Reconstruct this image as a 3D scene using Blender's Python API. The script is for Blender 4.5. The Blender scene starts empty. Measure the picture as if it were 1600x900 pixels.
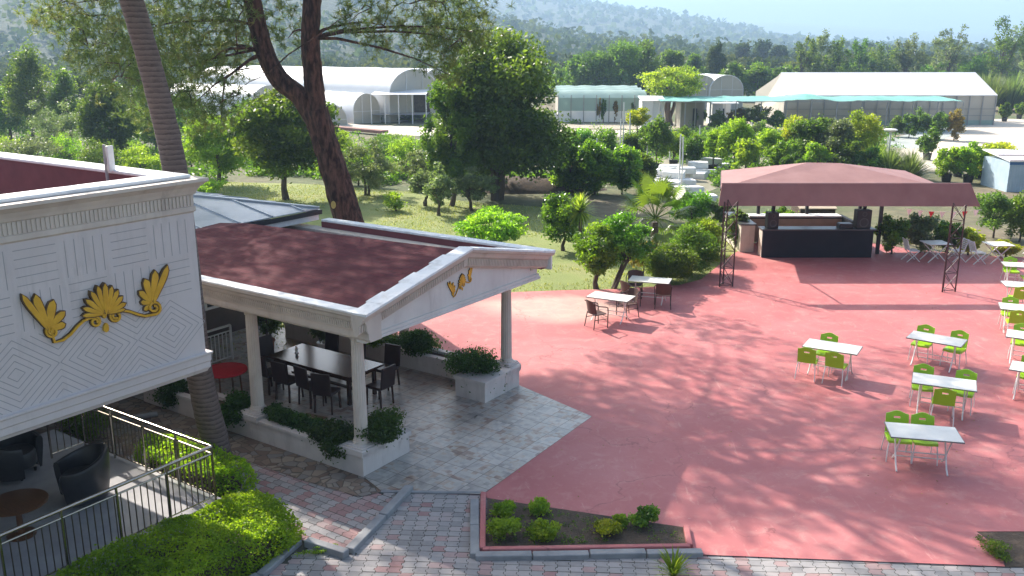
import bpy, math, random
import numpy as np
from mathutils import Vector, Matrix
R_ = math.radians
random.seed(5)
S = bpy.context.scene
COL = S.collection

# ------------------------------------------------------------------ camera, sky, sun, exposure
CH, CF, CYH = 8.0, 1430.0, 75.0            # camera height (m), focal length and horizon in pixels of the 1600 wide photograph
PITCH = math.atan((450 - CYH) / CF)
cd = bpy.data.cameras.new("camera"); cam = bpy.data.objects.new("camera", cd); COL.objects.link(cam)
cam.location = (0, 0, CH); cam.rotation_euler = (math.pi / 2 - PITCH, 0, 0)
cd.sensor_width = 36; cd.lens = 36 * CF / 1600; cd.clip_start = 0.1; cd.clip_end = 30000
S.camera = cam
SUN_EL = R_(37); SUN_DIR = Vector((-.62, .78, 0)).normalized()
SUN_V = Vector((SUN_DIR.x * math.cos(SUN_EL), SUN_DIR.y * math.cos(SUN_EL), math.sin(SUN_EL)))
w = bpy.data.worlds.new("World"); S.world = w; w.use_nodes = True
nt = w.node_tree; sk = nt.nodes.new("ShaderNodeTexSky"); sk.sky_type = 'NISHITA'; sk.sun_disc = False
sk.sun_elevation = SUN_EL; sk.sun_rotation = math.atan2(SUN_DIR.x, SUN_DIR.y)
sk.air_density = 1.2; sk.dust_density = 5.0; sk.ozone_density = 1.0
nt.links.new(sk.outputs[0], nt.nodes["Background"].inputs[0]); nt.nodes["Background"].inputs[1].default_value = 0.092
sd = bpy.data.lights.new("sun", 'SUN'); sd.energy = 5.0; sd.angle = R_(0.55); sd.color = (1, .93, .84)
sun = bpy.data.objects.new("sun", sd); COL.objects.link(sun); sun.location = (0, 0, 60)
sun.rotation_euler = SUN_V.to_track_quat('Z', 'Y').to_euler()
S.view_settings.view_transform = 'Standard'; S.view_settings.look = 'None'
S.view_settings.exposure = 1.52; S.view_settings.gamma = 1
S.render.engine = 'CYCLES'
S.cycles.max_bounces = 7; S.cycles.diffuse_bounces = 3; S.cycles.glossy_bounces = 3; S.cycles.transmission_bounces = 4
S.cycles.transparent_max_bounces = 8; S.cycles.volume_bounces = 1
S.cycles.use_denoising = True

# ------------------------------------------------------------------ pixel (of the photograph) -> point of the place
_c, _s = math.cos(PITCH), math.sin(PITCH)
FWD, UPV = np.array([0, _c, -_s]), np.array([0, _s, _c])
def bp(x, y, z=0.0):
    d = FWD + np.array([1., 0, 0]) * (x - 800) / CF + UPV * (450 - y) / CF
    t = (z - CH) / d[2]
    return np.array([0, 0, CH]) + t * d
def pr(P):
    v = np.array(P, float) - [0, 0, CH]; ww = v @ FWD
    return 800 + CF * v[0] / ww, 450 - CF * (v @ UPV) / ww
def zat(X, Y, py):
    d = FWD + UPV * (450 - py) / CF
    return float(CH + d[2] * Y / d[1])
def at_depth(px, py, Y):
    d = FWD + np.array([1., 0, 0]) * (px - 800) / CF + UPV * (450 - py) / CF
    return np.array([0, 0, CH]) + d * (Y / d[1])

# ------------------------------------------------------------------ objects
def tag(o, label=None, cat=None, group=None, kind=None):
    if label: o['label'] = label
    if cat: o['category'] = cat
    if group: o['group'] = group
    if kind: o['kind'] = kind
    return o
def thing(name, label, cat, loc=(0, 0, 0), rz=0.0, group=None):
    o = bpy.data.objects.new(name, None); COL.objects.link(o)
    o.location = tuple(float(v) for v in loc); o.rotation_euler = (0, 0, rz); o.empty_display_size = .2
    return tag(o, label, cat, group)
def copy_tree(o, parent=None):
    c = o.copy(); COL.objects.link(c); c.parent = parent
    for ch in [x for x in bpy.data.objects if x.parent == o]:
        copy_tree(ch, c)
    return c
def dup(root, loc, rz, label=None, group=None):
    c = copy_tree(root); c.location = tuple(float(v) for v in loc); c.rotation_euler = (0, 0, rz)
    if label: c['label'] = label
    if group: c['group'] = group
    return c

class MB:
    """collects shapes; build() links them as one mesh object"""
    def __init__(s): s.v = []; s.f = []; s.m = []; s.mi = 0
    def add(s, vs, fs):
        n = len(s.v); s.v += [tuple(float(c) for c in p) for p in vs]
        s.f += [tuple(i + n for i in f) for f in fs]; s.m += [s.mi] * len(fs); return s
    def box(s, x0, x1, y0, y1, z0, z1):
        return s.add([(x0,y0,z0),(x1,y0,z0),(x1,y1,z0),(x0,y1,z0),(x0,y0,z1),(x1,y0,z1),(x1,y1,z1),(x0,y1,z1)],
                     [(0,3,2,1),(4,5,6,7),(0,1,5,4),(1,2,6,5),(2,3,7,6),(3,0,4,7)])
    def obox(s, c, sx, sy, sz, M=None):
        c = Vector(c); M = M or Matrix.Identity(3)
        vs = [c + M @ Vector((a*sx/2, b*sy/2, d*sz/2)) for d in (-1,1) for a,b in ((-1,-1),(1,-1),(1,1),(-1,1))]
        return s.add(vs, [(0,3,2,1),(4,5,6,7),(0,1,5,4),(1,2,6,5),(2,3,7,6),(3,0,4,7)])
    def bar(s, p, q, wd, hd=None):
        p, q = Vector(p), Vector(q); d = q - p
        if d.length < 1e-6: return s
        return s.obox((p + q) / 2, wd, hd or wd, d.length, d.to_track_quat('Z', 'Y').to_matrix())
    def tube(s, pts, rad, n=8, cap=True):
        P = [Vector(p) for p in pts]; k = len(P)
        rs = rad if hasattr(rad, '__len__') else [rad] * k
        vs = []; nrm = None
        for i in range(k):
            t = (P[min(i+1, k-1)] - P[max(i-1, 0)]).normalized()
            if nrm is None: nrm = t.orthogonal().normalized()
            nrm = (nrm - t * nrm.dot(t)); nrm = nrm.normalized() if nrm.length > 1e-6 else t.orthogonal().normalized()
            b = t.cross(nrm)
            for j in range(n):
                a = 2 * math.pi * j / n
                vs.append(P[i] + (nrm * math.cos(a) + b * math.sin(a)) * rs[i])
        fs = [(i*n+j, i*n+(j+1)%n, (i+1)*n+(j+1)%n, (i+1)*n+j) for i in range(k-1) for j in range(n)]
        if cap: fs += [tuple(range(n))[::-1], tuple((k-1)*n + j for j in range(n))]
        return s.add(vs, fs)
    def prism(s, poly, z0, z1):
        n = len(poly); vs = [(p[0], p[1], z0) for p in poly] + [(p[0], p[1], z1) for p in poly]
        return s.add(vs, [tuple(range(n))[::-1], tuple(range(n, 2*n))] + [(i, (i+1)%n, n+(i+1)%n, n+i) for i in range(n)])
    def slab(s, poly, nrm, th):
        """flat 3D polygon given thickness along nrm"""
        n = len(poly); nv = Vector(nrm).normalized() * th
        vs = [Vector(p) for p in poly] + [Vector(p) + nv for p in poly]
        return s.add(vs, [tuple(range(n))[::-1], tuple(range(n, 2*n))] + [(i, (i+1)%n, n+(i+1)%n, n+i) for i in range(n)])
    def lathe(s, prof, n=24, c=(0,0)):
        vs = [(c[0] + r*math.cos(2*math.pi*j/n), c[1] + r*math.sin(2*math.pi*j/n), z) for r, z in prof for j in range(n)]
        k = len(prof)
        return s.add(vs, [(i*n+j, i*n+(j+1)%n, (i+1)*n+(j+1)%n, (i+1)*n+j) for i in range(k-1) for j in range(n)] +
                     [tuple(range(n))[::-1], tuple((k-1)*n + j for j in range(n))])
    def build(s, name, mat, parent=None, smooth=False, bevel=0, loc=None):
        me = bpy.data.meshes.new(name); me.from_pydata(s.v, [], s.f); me.validate()
        mats = mat if isinstance(mat, (list, tuple)) else [mat]
        for m in mats: me.materials.append(m)
        if len(mats) > 1 and len(me.polygons) == len(s.m): me.polygons.foreach_set('material_index', s.m)
        o = bpy.data.objects.new(name, me); COL.objects.link(o); o.parent = parent
        if loc is not None: o.location = tuple(float(c) for c in loc)
        import bmesh
        b = bmesh.new(); b.from_mesh(me); bmesh.ops.recalc_face_normals(b, faces=b.faces); b.to_mesh(me); b.free()
        if smooth:
            me.polygons.foreach_set('use_smooth', [True] * len(me.polygons))
            me.set_sharp_from_angle(angle=R_(38))
        if bevel:
            md = o.modifiers.new('bevel', 'BEVEL'); md.width = bevel; md.segments = 2; md.limit_method = 'ANGLE'; md.angle_limit = R_(40)
        return o

def quads_object(name, V, mat, tint=None, parent=None, nper=4, loc=None):
    """V: (n,nper,3) array of separate polygons, tint: (n,) float attribute"""
    n = len(V); me = bpy.data.meshes.new(name)
    me.vertices.add(n * nper); me.vertices.foreach_set('co', np.ascontiguousarray(V, dtype=np.float32).ravel())
    me.loops.add(n * nper); me.loops.foreach_set('vertex_index', np.arange(n * nper, dtype=np.int32))
    me.polygons.add(n); me.polygons.foreach_set('loop_start', np.arange(0, n * nper, nper, dtype=np.int32))
    me.update(calc_edges=True)
    if tint is not None:
        a = me.attributes.new('tint', 'FLOAT', 'FACE'); a.data.foreach_set('value', np.asarray(tint, dtype=np.float32))
    me.materials.append(mat)
    o = bpy.data.objects.new(name, me); COL.objects.link(o); o.parent = parent
    if loc is not None: o.location = tuple(float(c) for c in loc)
    return o

# ------------------------------------------------------------------ materials
def newmat(name):
    m = bpy.data.materials.new(name); m.use_nodes = True; t = m.node_tree
    return m, t, t.nodes, t.links, t.nodes["Principled BSDF"]
def ramp(N, L, src, stops, interp='LINEAR'):
    r = N.new("ShaderNodeValToRGB"); r.color_ramp.interpolation = interp; e = r.color_ramp.elements
    while len(e) < len(stops): e.new(0.5)
    for i, (p, c) in enumerate(stops):
        e[i].position = p; e[i].color = (c[0], c[1], c[2], 1)
    L.new(src, r.inputs[0]); return r.outputs[0]
def noise(N, L, coord, scale, detail=5, rough=.55, dist=0, vscale=None):
    n = N.new("ShaderNodeTexNoise"); n.inputs['Scale'].default_value = scale; n.inputs['Detail'].default_value = detail
    n.inputs['Roughness'].default_value = rough; n.inputs['Distortion'].default_value = dist
    if vscale:
        mp = N.new("ShaderNodeMapping"); mp.inputs['Scale'].default_value = vscale; L.new(coord, mp.inputs[0]); coord = mp.outputs[0]
    L.new(coord, n.inputs['Vector']); return n.outputs['Fac']
def mixc(N, L, fac, a, b, mode='MIX'):
    m = N.new("ShaderNodeMix"); m.data_type = 'RGBA'; m.blend_type = mode
    for sock, v in ((m.inputs[0], fac), (m.inputs[6], a), (m.inputs[7], b)):
        if hasattr(v, 'links') or hasattr(v, 'is_linked'): L.new(v, sock)
        elif isinstance(v, (int, float)): sock.default_value = v
        else: sock.default_value = (v[0], v[1], v[2], 1)
    return m.outputs[2]
def math_(N, L, op, a, b=0.0, c=None):
    m = N.new("ShaderNodeMath"); m.operation = op
    for i, v in enumerate((a, b) if c is None else (a, b, c)):
        if isinstance(v, (int, float)): m.inputs[i].default_value = v
        else: L.new(v, m.inputs[i])
    return m.outputs[0]
def bump(N, L, h, strength, dist, base=None):
    b = N.new("ShaderNodeBump"); b.inputs['Strength'].default_value = strength; b.inputs['Distance'].default_value = dist
    L.new(h, b.inputs['Height'])
    if base is not None: L.new(base, b.inputs['Normal'])
    return b.outputs[0]
def coords(N, kind='Object'):
    return N.new("ShaderNodeTexCoord").outputs[kind]
def surf(name, c1, c2=None, scale=4, rough=.7, bscale=60, bstr=.2, bdist=.005, metallic=0, spec=None, vscale=None, lo=.3, hi=.7):
    m, t, N, L, P = newmat(name); co = coords(N)
    c2 = c2 or tuple(v * .8 for v in c1)
    f = noise(N, L, co, scale, 6, .6, .3, vscale)
    L.new(ramp(N, L, f, [(lo, c2), (hi, c1)]), P.inputs['Base Color'])
    P.inputs['Roughness'].default_value = rough; P.inputs['Metallic'].default_value = metallic
    if spec is not None: P.inputs['Specular IOR Level'].default_value = spec
    if bstr: L.new(bump(N, L, noise(N, L, co, bscale, 4, .6, 0, vscale), bstr, bdist), P.inputs['Normal'])
    return m
def leafmat(name, cols, trans=.4, rough=.45, spec=.35):
    m, t, N, L, P = newmat(name)
    at = N.new("ShaderNodeAttribute"); at.attribute_name = 'tint'
    n = len(cols)
    c = ramp(N, L, at.outputs['Fac'], [(i / max(1, n - 1), cc) for i, cc in enumerate(cols)])
    oi = N.new("ShaderNodeObjectInfo")
    hs = N.new("ShaderNodeHueSaturation"); L.new(c, hs.inputs['Color'])
    L.new(math_(N, L, 'MULTIPLY_ADD', oi.outputs['Random'], .035, .483), hs.inputs['Hue'])
    L.new(math_(N, L, 'MULTIPLY_ADD', oi.outputs['Random'], .3, .86), hs.inputs['Value'])
    c = hs.outputs[0]
    L.new(c, P.inputs['Base Color']); P.inputs['Roughness'].default_value = rough; P.inputs['Specular IOR Level'].default_value = spec
    tr = N.new("ShaderNodeBsdfTranslucent")
    g = N.new("ShaderNodeMix"); g.data_type = 'RGBA'; g.blend_type = 'MULTIPLY'; g.inputs[0].default_value = 1
    L.new(c, g.inputs[6]); g.inputs[7].default_value = (1.9, 2.0, .8, 1); L.new(g.outputs[2], tr.inputs[0])
    mx = N.new("ShaderNodeMixShader"); mx.inputs[0].default_value = min(.6, trans * 1.2)
    L.new(P.outputs[0], mx.inputs[1]); L.new(tr.outputs[0], mx.inputs[2]); L.new(mx.outputs[0], N['Material Output'].inputs[0])
    return m

M = {}
M['white'] = surf('white_plaster', (.74,.71,.67), (.62,.58,.55), 1.3, .75, 30, .15, .004)
M['facade'] = surf('facade_plaster', (.64,.575,.55), (.57,.51,.49), .9, .7, 40, .1, .003)
M['groove_shade'] = surf('groove_shade_grey', (.40,.375,.37), (.32,.30,.295), 6, .9, 40, 0)  # grey standing for the shade inside the wall grooves
M['cream'] = surf('cream_moulding', (.66,.58,.50), (.54,.46,.40), 2.0, .7, 40, .15, .004)
M['capwhite'] = surf('white_flaking_paint', (.80,.80,.80), (.58,.57,.56), 3.5, .65, 30, .3, .006, lo=.25, hi=.5)
M['planter'] = surf('planter_plaster', (.66,.60,.56), (.54,.48,.45), 1.6, .75, 35, .15, .004)
M['gold'] = surf('gold_paint', (.72,.44,.035), (.55,.31,.02), 5, .38, 50, .1, .002, metallic=.25)
M['golddark'] = surf('dark_gold_outline', (.13,.07,.02), (.08,.04,.01), 5, .6, 50, 0)
M['chairgreen'] = surf('green_plastic', (.33,.60,.014), (.28,.52,.012), 2, .38, 20, .02, .001)
M['whitepaint'] = surf('white_metal_paint', (.78,.77,.75), (.66,.64,.62), 4, .4, 40, .05, .001)
M['tabletop'] = surf('white_table_board', (.76,.72,.65), (.62,.58,.52), 2.2, .35, 30, .05, .001)
M['tableedge'] = surf('grey_table_edge', (.22,.20,.19), (.15,.14,.13), 4, .5, 40, .05, .001)
M['rattan'] = surf('brown_rattan', (.085,.035,.025), (.04,.018,.014), 30, .55, 160, .6, .004, vscale=(1,1,3))
M['wickerframe'] = surf('brown_frame_paint', (.06,.028,.022), (.04,.02,.016), 6, .45, 60, .1, .001)
M['darkwood'] = surf('dark_lacquered_wood', (.062,.028,.018), (.03,.013,.01), 5, .18, 30, .08, .002, vscale=(1, 9, 1))
M['darkseat'] = surf('dark_brown_leather', (.035,.016,.016), (.022,.011,.011), 8, .4, 90, .2, .002)
M['redcloth'] = surf('red_tablecloth', (.55,.01,.02), (.42,.008,.016), 5, .8, 80, .2, .002)
M['orangewood'] = surf('orange_brown_wood', (.15,.06,.025), (.085,.035,.014), 5, .3, 30, .1, .002, vscale=(1, 8, 1))
M['leather'] = surf('charcoal_leather', (.032,.032,.038), (.02,.02,.024), 7, .33, 120, .35, .003)
M['steel'] = surf('bronze_steel', (.50,.44,.36), (.38,.33,.27), 5, .22, 60, .05, .001, metallic=.95)
M['steeldark'] = surf('dark_bronze_bars', (.20,.16,.13), (.13,.10,.08), 5, .3, 60, 0, .001, metallic=.8)
M['black'] = surf('black_paint', (.022,.022,.028), (.014,.014,.018), 3, .5, 50, .1, .002)
M['bartop'] = surf('charcoal_counter', (.07,.072,.08), (.045,.047,.052), 3, .35, 50, .1, .002)
M['barfront'] = surf('black_counter_front', (.016,.017,.025), (.011,.012,.018), 2, .6, 60, .15, .002, spec=.2)
M['beige'] = surf('beige_board', (.50,.40,.28), (.40,.32,.22), 2, .7, 30, .1, .002)
M['truss'] = surf('dark_red_truss_paint', (.06,.02,.022), (.035,.015,.016), 8, .5, 60, .1, .001)
M['glass'] = surf('dark_window_glass', (.03,.035,.045), (.02,.024,.03), 1, .05, 10, 0)
M['soil'] = surf('brown_soil', (.11,.075,.05), (.05,.035,.024), 5, .95, 25, .9, .04)
M['trunk'] = surf('grey_brown_bark', (.13,.095,.07), (.06,.042,.032), 9, .9, 22, .8, .03, vscale=(1,1,.25))
M['pinebark'] = surf('red_brown_pine_bark', (.15,.075,.055), (.035,.018,.015), 9, .9, 16, 1, .08, vscale=(1,1,.3), lo=.4, hi=.62)
M['pot'] = surf('black_plastic_pot', (.02,.02,.02), (.014,.014,.014), 4, .5, 40, 0)
M['potterra'] = surf('terracotta_pot', (.28,.11,.06), (.2,.08,.045), 4, .7, 40, .1, .002)
M['pole'] = surf('white_pole', (.72,.72,.70), (.6,.6,.58), 3, .5, 40, 0)
M['kerb'] = surf('grey_concrete_kerb', (.30,.30,.30), (.19,.19,.20), 3, .85, 40, .4, .008)
M['foam'] = surf('white_foam', (.82,.82,.80), (.66,.66,.64), 2, .7, 14, .2, .01)
M['plastic'] = surf('white_greenhouse_film', (.88,.88,.88), (.76,.77,.78), .25, .45, 1.2, .3, .05)
M['plasticside'] = surf('milky_side_film', (.62,.58,.50), (.50,.47,.41), .3, .5, 1.5, .3, .05)
M['greenfilm'] = surf('green_tinted_film', (.38,.52,.46), (.30,.42,.38), .3, .45, 1.2, .3, .05)
M['net'] = surf('green_shade_net', (.16,.40,.34), (.11,.31,.26), 1, .75, 9, .4, .05)
M['greypost'] = surf('grey_steel_post', (.35,.35,.35), (.25,.25,.25), 2, .5, 30, 0)
M['bluepanel'] = surf('pale_blue_sheet', (.42,.52,.60), (.32,.42,.50), 2, .5, 20, 0)
M['bluestripe'] = surf('blue_trim', (.05,.16,.38), (.04,.12,.3), 2, .5, 20, 0)
M['redflag'] = surf('red_pennant', (.6,.03,.04), (.5,.02,.03), 3, .8, 20, 0)
M['whiteflag'] = surf('white_pennant', (.8,.78,.76), (.7,.68,.66), 3, .8, 20, 0)
M['redwall'] = surf('red_wall_render', (.19,.055,.06), (.13,.036,.042), 2.5, .85, 40, .2, .004)
M['stonewall'] = surf('red_earth_bank', (.30,.15,.12), (.2,.1,.08), .8, .9, 6, .4, .05)

for nm_, cc_ in (('plastic', (.86,.86,.86)), ('plasticside', (.62,.57,.48)), ('greenfilm', (.42,.55,.50))):
    t_ = M[nm_].node_tree; tr_ = t_.nodes.new("ShaderNodeBsdfTranslucent"); tr_.inputs[0].default_value = (*cc_, 1); mx_ = t_.nodes.new("ShaderNodeMixShader"); mx_.inputs[0].default_value = .22
    t_.links.new(t_.nodes['Principled BSDF'].outputs[0], mx_.inputs[1]); t_.links.new(tr_.outputs[0], mx_.inputs[2]); t_.links.new(mx_.outputs[0], t_.nodes['Material Output'].inputs[0])

def streaks(m, col, amt):
    t = m.node_tree; N, L, P = t.nodes, t.links, t.nodes['Principled BSDF']; co = coords(N); src = P.inputs['Base Color'].links[0].from_socket
    f = noise(N, L, co, 4.5, 6, .7, .3, (1, 1, .16)); q = noise(N, L, co, .9, 5, .6)
    k = math_(N, L, 'MULTIPLY', ramp(N, L, f, [(.5, (0,0,0)), (.72, (1,1,1))]), ramp(N, L, q, [(.4, (0,0,0)), (.65, (1,1,1))]))
    L.new(mixc(N, L, math_(N, L, 'MULTIPLY', k, amt), src, col), P.inputs['Base Color'])
streaks(M['facade'], (.30,.27,.25), .45); streaks(M['cream'], (.24,.19,.15), .55); streaks(M['planter'], (.26,.22,.19), .6); streaks(M['white'], (.33,.29,.26), .5)

# deep red canopy sheet
def canopy_mat():
    m, t, N, L, P = newmat('red_brown_sheet'); co = coords(N)
    f = noise(N, L, co, 1.2, 6, .6)
    L.new(ramp(N, L, f, [(.3, (.24,.115,.105)), (.7, (.31,.16,.145))]), P.inputs['Base Color'])
    P.inputs['Roughness'].default_value = .7
    wv = N.new("ShaderNodeTexWave"); wv.wave_type = 'BANDS'; wv.bands_direction = 'X'; wv.inputs['Scale'].default_value = .55
    wv.inputs['Distortion'].default_value = 0; L.new(co, wv.inputs['Vector'])
    L.new(bump(N, L, noise(N, L, co, 90, 4), .25, .006), P.inputs['Normal'])
    return m
M['canopy'] = canopy_mat()

def shingle_mat():
    m, t, N, L, P = newmat('dark_red_shingles'); co = coords(N)
    br = N.new("ShaderNodeTexBrick"); br.inputs['Scale'].default_value = 1; br.inputs['Brick Width'].default_value = .30
    br.inputs['Row Height'].default_value = .14; br.inputs['Mortar Size'].default_value = .007; br.inputs['Mortar Smooth'].default_value = .5
    br.inputs['Color1'].default_value = (.125,.030,.038,1); br.inputs['Color2'].default_value = (.088,.022,.030,1); br.inputs['Mortar'].default_value = (.05,.022,.026,1)
    L.new(co, br.inputs['Vector'])
    f = noise(N, L, co, 1.1, 7, .65, .5)
    c = mixc(N, L, math_(N, L, 'MULTIPLY', ramp(N, L, f, [(.45, (0,0,0)), (.75, (1,1,1))]), .45), br.outputs['Color'], (.12,.050,.050))
    g = noise(N, L, co, 140, 2)
    c = mixc(N, L, .25, c, mixc(N, L, g, (.03,.014,.016), (.17,.085,.085)))
    L.new(c, P.inputs['Base Color']); P.inputs['Roughness'].default_value = .9; P.inputs['Specular IOR Level'].default_value = .12
    h = math_(N, L, 'ADD', math_(N, L, 'MULTIPLY', br.outputs['Fac'], -1.0), math_(N, L, 'MULTIPLY', g, .4))
    L.new(bump(N, L, h, .6, .008), P.inputs['Normal'])
    return m
M['shingle'] = shingle_mat()

def metalroof_mat():
    m, t, N, L, P = newmat('pale_blue_metal_roof'); co = coords(N)
    f = noise(N, L, co, .8, 6, .6, .6)
    L.new(ramp(N, L, f, [(.35, (.34,.38,.42)), (.65, (.52,.55,.58))]), P.inputs['Base Color'])
    P.inputs['Metallic'].default_value = .35; P.inputs['Roughness'].default_value = .38
    L.new(bump(N, L, noise(N, L, co, 12, 3), .08, .01), P.inputs['Normal'])
    return m
M['metalroof'] = metalroof_mat()

def ground_mat():
    m, t, N, L, P = newmat('ground_cover'); co = coords(N)
    a = noise(N, L, co, .06, 8, .6); b = noise(N, L, co, 1.3, 8, .7)
    g = ramp(N, L, b, [(.3, (.035,.055,.015)), (.55, (.075,.095,.028)), (.75, (.16,.15,.07))])
    d = ramp(N, L, b, [(.3, (.09,.07,.04)), (.7, (.20,.165,.10))])
    L.new(mixc(N, L, ramp(N, L, a, [(.45, (0,0,0)), (.6, (1,1,1))]), g, d), P.inputs['Base Color'])
    P.inputs['Roughness'].default_value = .95
    L.new(bump(N, L, b, .6, .1), P.inputs['Normal']); return m
def lawn_mat():
    m, t, N, L, P = newmat('lawn_turf'); co = coords(N)
    a = noise(N, L, co, .35, 8, .65, .4); b = noise(N, L, co, 18, 5, .75)
    g = ramp(N, L, a, [(.32, (.10,.15,.03)), (.5, (.20,.26,.055)), (.68, (.31,.29,.11)), (.82, (.34,.28,.14))])
    c = mixc(N, L, .55, g, mixc(N, L, b, (.06,.10,.02), (.34,.34,.13)))
    L.new(c, P.inputs['Base Color']); P.inputs['Roughness'].default_value = .95
    L.new(bump(N, L, b, .8, .05), P.inputs['Normal']); return m
def concrete_mat():
    m, t, N, L, P = newmat('red_painted_concrete'); co = coords(N)
    a = noise(N, L, co, .35, 9, .62, .8); b = noise(N, L, co, 2.5, 9, .7, .5); c_ = noise(N, L, co, 40, 4, .7)
    col = ramp(N, L, a, [(.3, (.39,.112,.112)), (.5, (.43,.138,.135)), (.7, (.47,.175,.17))])
    col = mixc(N, L, math_(N, L, 'MULTIPLY', ramp(N, L, b, [(.5, (0,0,0)), (.72, (1,1,1))]), .45), col, (.57,.33,.29))
    # thin scuff lines where the paint has worn
    st = noise(N, L, co, 3.0, 8, .75, 1.5, (1, .25, 1))
    col = mixc(N, L, math_(N, L, 'MULTIPLY', ramp(N, L, st, [(.60, (0,0,0)), (.70, (1,1,1))]), .35), col, (.62,.40,.35))
    dk = noise(N, L, co, .8, 7, .7, 1.0)
    col = mixc(N, L, math_(N, L, 'MULTIPLY', ramp(N, L, dk, [(.58, (0,0,0)), (.75, (1,1,1))]), .4), col, (.33,.11,.105))
    # paint worn away near the lawn: pale bare screed
    mp = N.new("ShaderNodeMapping"); mp.vector_type = 'TEXTURE'; mp.inputs['Location'].default_value = (1.3, 27.9, 0)
    mp.inputs['Rotation'].default_value = (0, 0, R_(-2)); mp.inputs['Scale'].default_value = (2.7, 1.7, 1); L.new(co, mp.inputs[0])
    ln = N.new("ShaderNodeVectorMath"); ln.operation = 'LENGTH'; L.new(mp.outputs[0], ln.inputs[0])
    k = math_(N, L, 'ADD', ln.outputs['Value'], math_(N, L, 'MULTIPLY_ADD', a, 1.1, -.55))
    k = math_(N, L, 'ADD', k, math_(N, L, 'MULTIPLY_ADD', b, .5, -.25))
    msk = ramp(N, L, k, [(.62, (1,1,1)), (1.15, (0,0,0))])
    pale = ramp(N, L, b, [(.35, (.46,.30,.25)), (.6, (.50,.40,.32)), (.75, (.36,.32,.28))])
    col = mixc(N, L, math_(N, L, 'MULTIPLY', msk, .7), col, pale)
    vo = N.new("ShaderNodeTexVoronoi"); vo.feature = 'DISTANCE_TO_EDGE'; vo.inputs['Scale'].default_value = .21
    wv_ = N.new("ShaderNodeVectorMath"); wv_.operation = 'ADD'; L.new(co, wv_.inputs[0]); sc3 = N.new("ShaderNodeVectorMath"); sc3.operation = 'SCALE'; sc3.inputs['Scale'].default_value = 1.4
    nn3 = N.new("ShaderNodeTexNoise"); nn3.inputs['Scale'].default_value = 1.1; nn3.inputs['Detail'].default_value = 8; L.new(co, nn3.inputs['Vector']); L.new(nn3.outputs['Color'], sc3.inputs[0]); L.new(sc3.outputs[0], wv_.inputs[1]); L.new(wv_.outputs[0], vo.inputs['Vector'])
    P.inputs['Specular IOR Level'].default_value = .28
    ck = math_(N, L, 'MULTIPLY', ramp(N, L, vo.outputs['Distance'], [(.0, (1,1,1)), (.0045, (0,0,0))]), ramp(N, L, a, [(.42, (0,0,0)), (.55, (1,1,1))]))
    col = mixc(N, L, math_(N, L, 'MULTIPLY', ck, .55), col, (.16,.05,.05))
    sp_ = noise(N, L, co, 13, 3, .6); col = mixc(N, L, math_(N, L, 'MULTIPLY', ramp(N, L, sp_, [(.70, (0,0,0)), (.76, (1,1,1))]), .5), col, (.60,.42,.38))
    L.new(col, P.inputs['Base Color'])
    L.new(ramp(N, L, b, [(.3, (.5,.5,.5)), (.7, (.75,.75,.75))]), P.inputs['Roughness'])
    L.new(bump(N, L, c_, .25, .004, bump(N, L, b, .15, .02)), P.inputs['Normal']); return m
def tile_mat():
    m, t, N, L, P = newmat('marbled_floor_tiles'); co = coords(N)
    def bricks(w_, c1, c2, mort=.0):
        b = N.new("ShaderNodeTexBrick"); b.offset = 0; b.inputs['Scale'].default_value = 1; b.inputs['Brick Width'].default_value = w_
        b.inputs['Row Height'].default_value = w_; b.inputs['Mortar Size'].default_value = mort; b.inputs['Bias'].default_value = 0
        b.inputs['Color1'].default_value = (*c1, 1); b.inputs['Color2'].default_value = (*c2, 1); b.inputs['Mortar'].default_value = (.06,.05,.045,1)
        L.new(co, b.inputs['Vector']); return b
    big = bricks(.46, (0,0,0), (1,1,1), .006)
    sm = bricks(.115, (0,0,0), (1,1,1), .0)
    n1 = noise(N, L, co, 1.6, 6, .6, 1.0)
    v = math_(N, L, 'ADD', math_(N, L, 'MULTIPLY', n1, .75), math_(N, L, 'MULTIPLY', sm.outputs['Color'], .22))
    c = ramp(N, L, v, [(.30, (.21,.21,.205)), (.42, (.35,.345,.33)), (.50, (.44,.43,.40)), (.57, (.38,.31,.25)), (.66, (.22,.13,.10)), (.78, (.30,.28,.27))])
    c = mixc(N, L, .12, c, big.outputs['Color']); c = mixc(N, L, 1.0, c, (.88,.84,.80), 'MULTIPLY')
    c = mixc(N, L, big.outputs['Fac'], c, (.07,.06,.055))
    L.new(c, P.inputs['Base Color']); P.inputs['Roughness'].default_value = .22
    L.new(math_(N, L, 'MULTIPLY_ADD', n1, .35, .17), P.inputs['Roughness'])
    L.new(bump(N, L, math_(N, L, 'MULTIPLY', big.outputs['Fac'], -1), .5, .004), P.inputs['Normal']); return m
def gravel_mat():
    m, t, N, L, P = newmat('pale_gravel'); co = coords(N)
    a = noise(N, L, co, .12, 8, .65); b = noise(N, L, co, 3, 6, .8)
    c = ramp(N, L, a, [(.35, (.13,.13,.07)), (.5, (.24,.21,.14)), (.65, (.40,.35,.28))])
    L.new(mixc(N, L, .3, c, mixc(N, L, b, (.12,.11,.07), (.6,.55,.46))), P.inputs['Base Color']); P.inputs['Roughness'].default_value = .95
    L.new(bump(N, L, b, .5, .03), P.inputs['Normal']); return m
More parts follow.
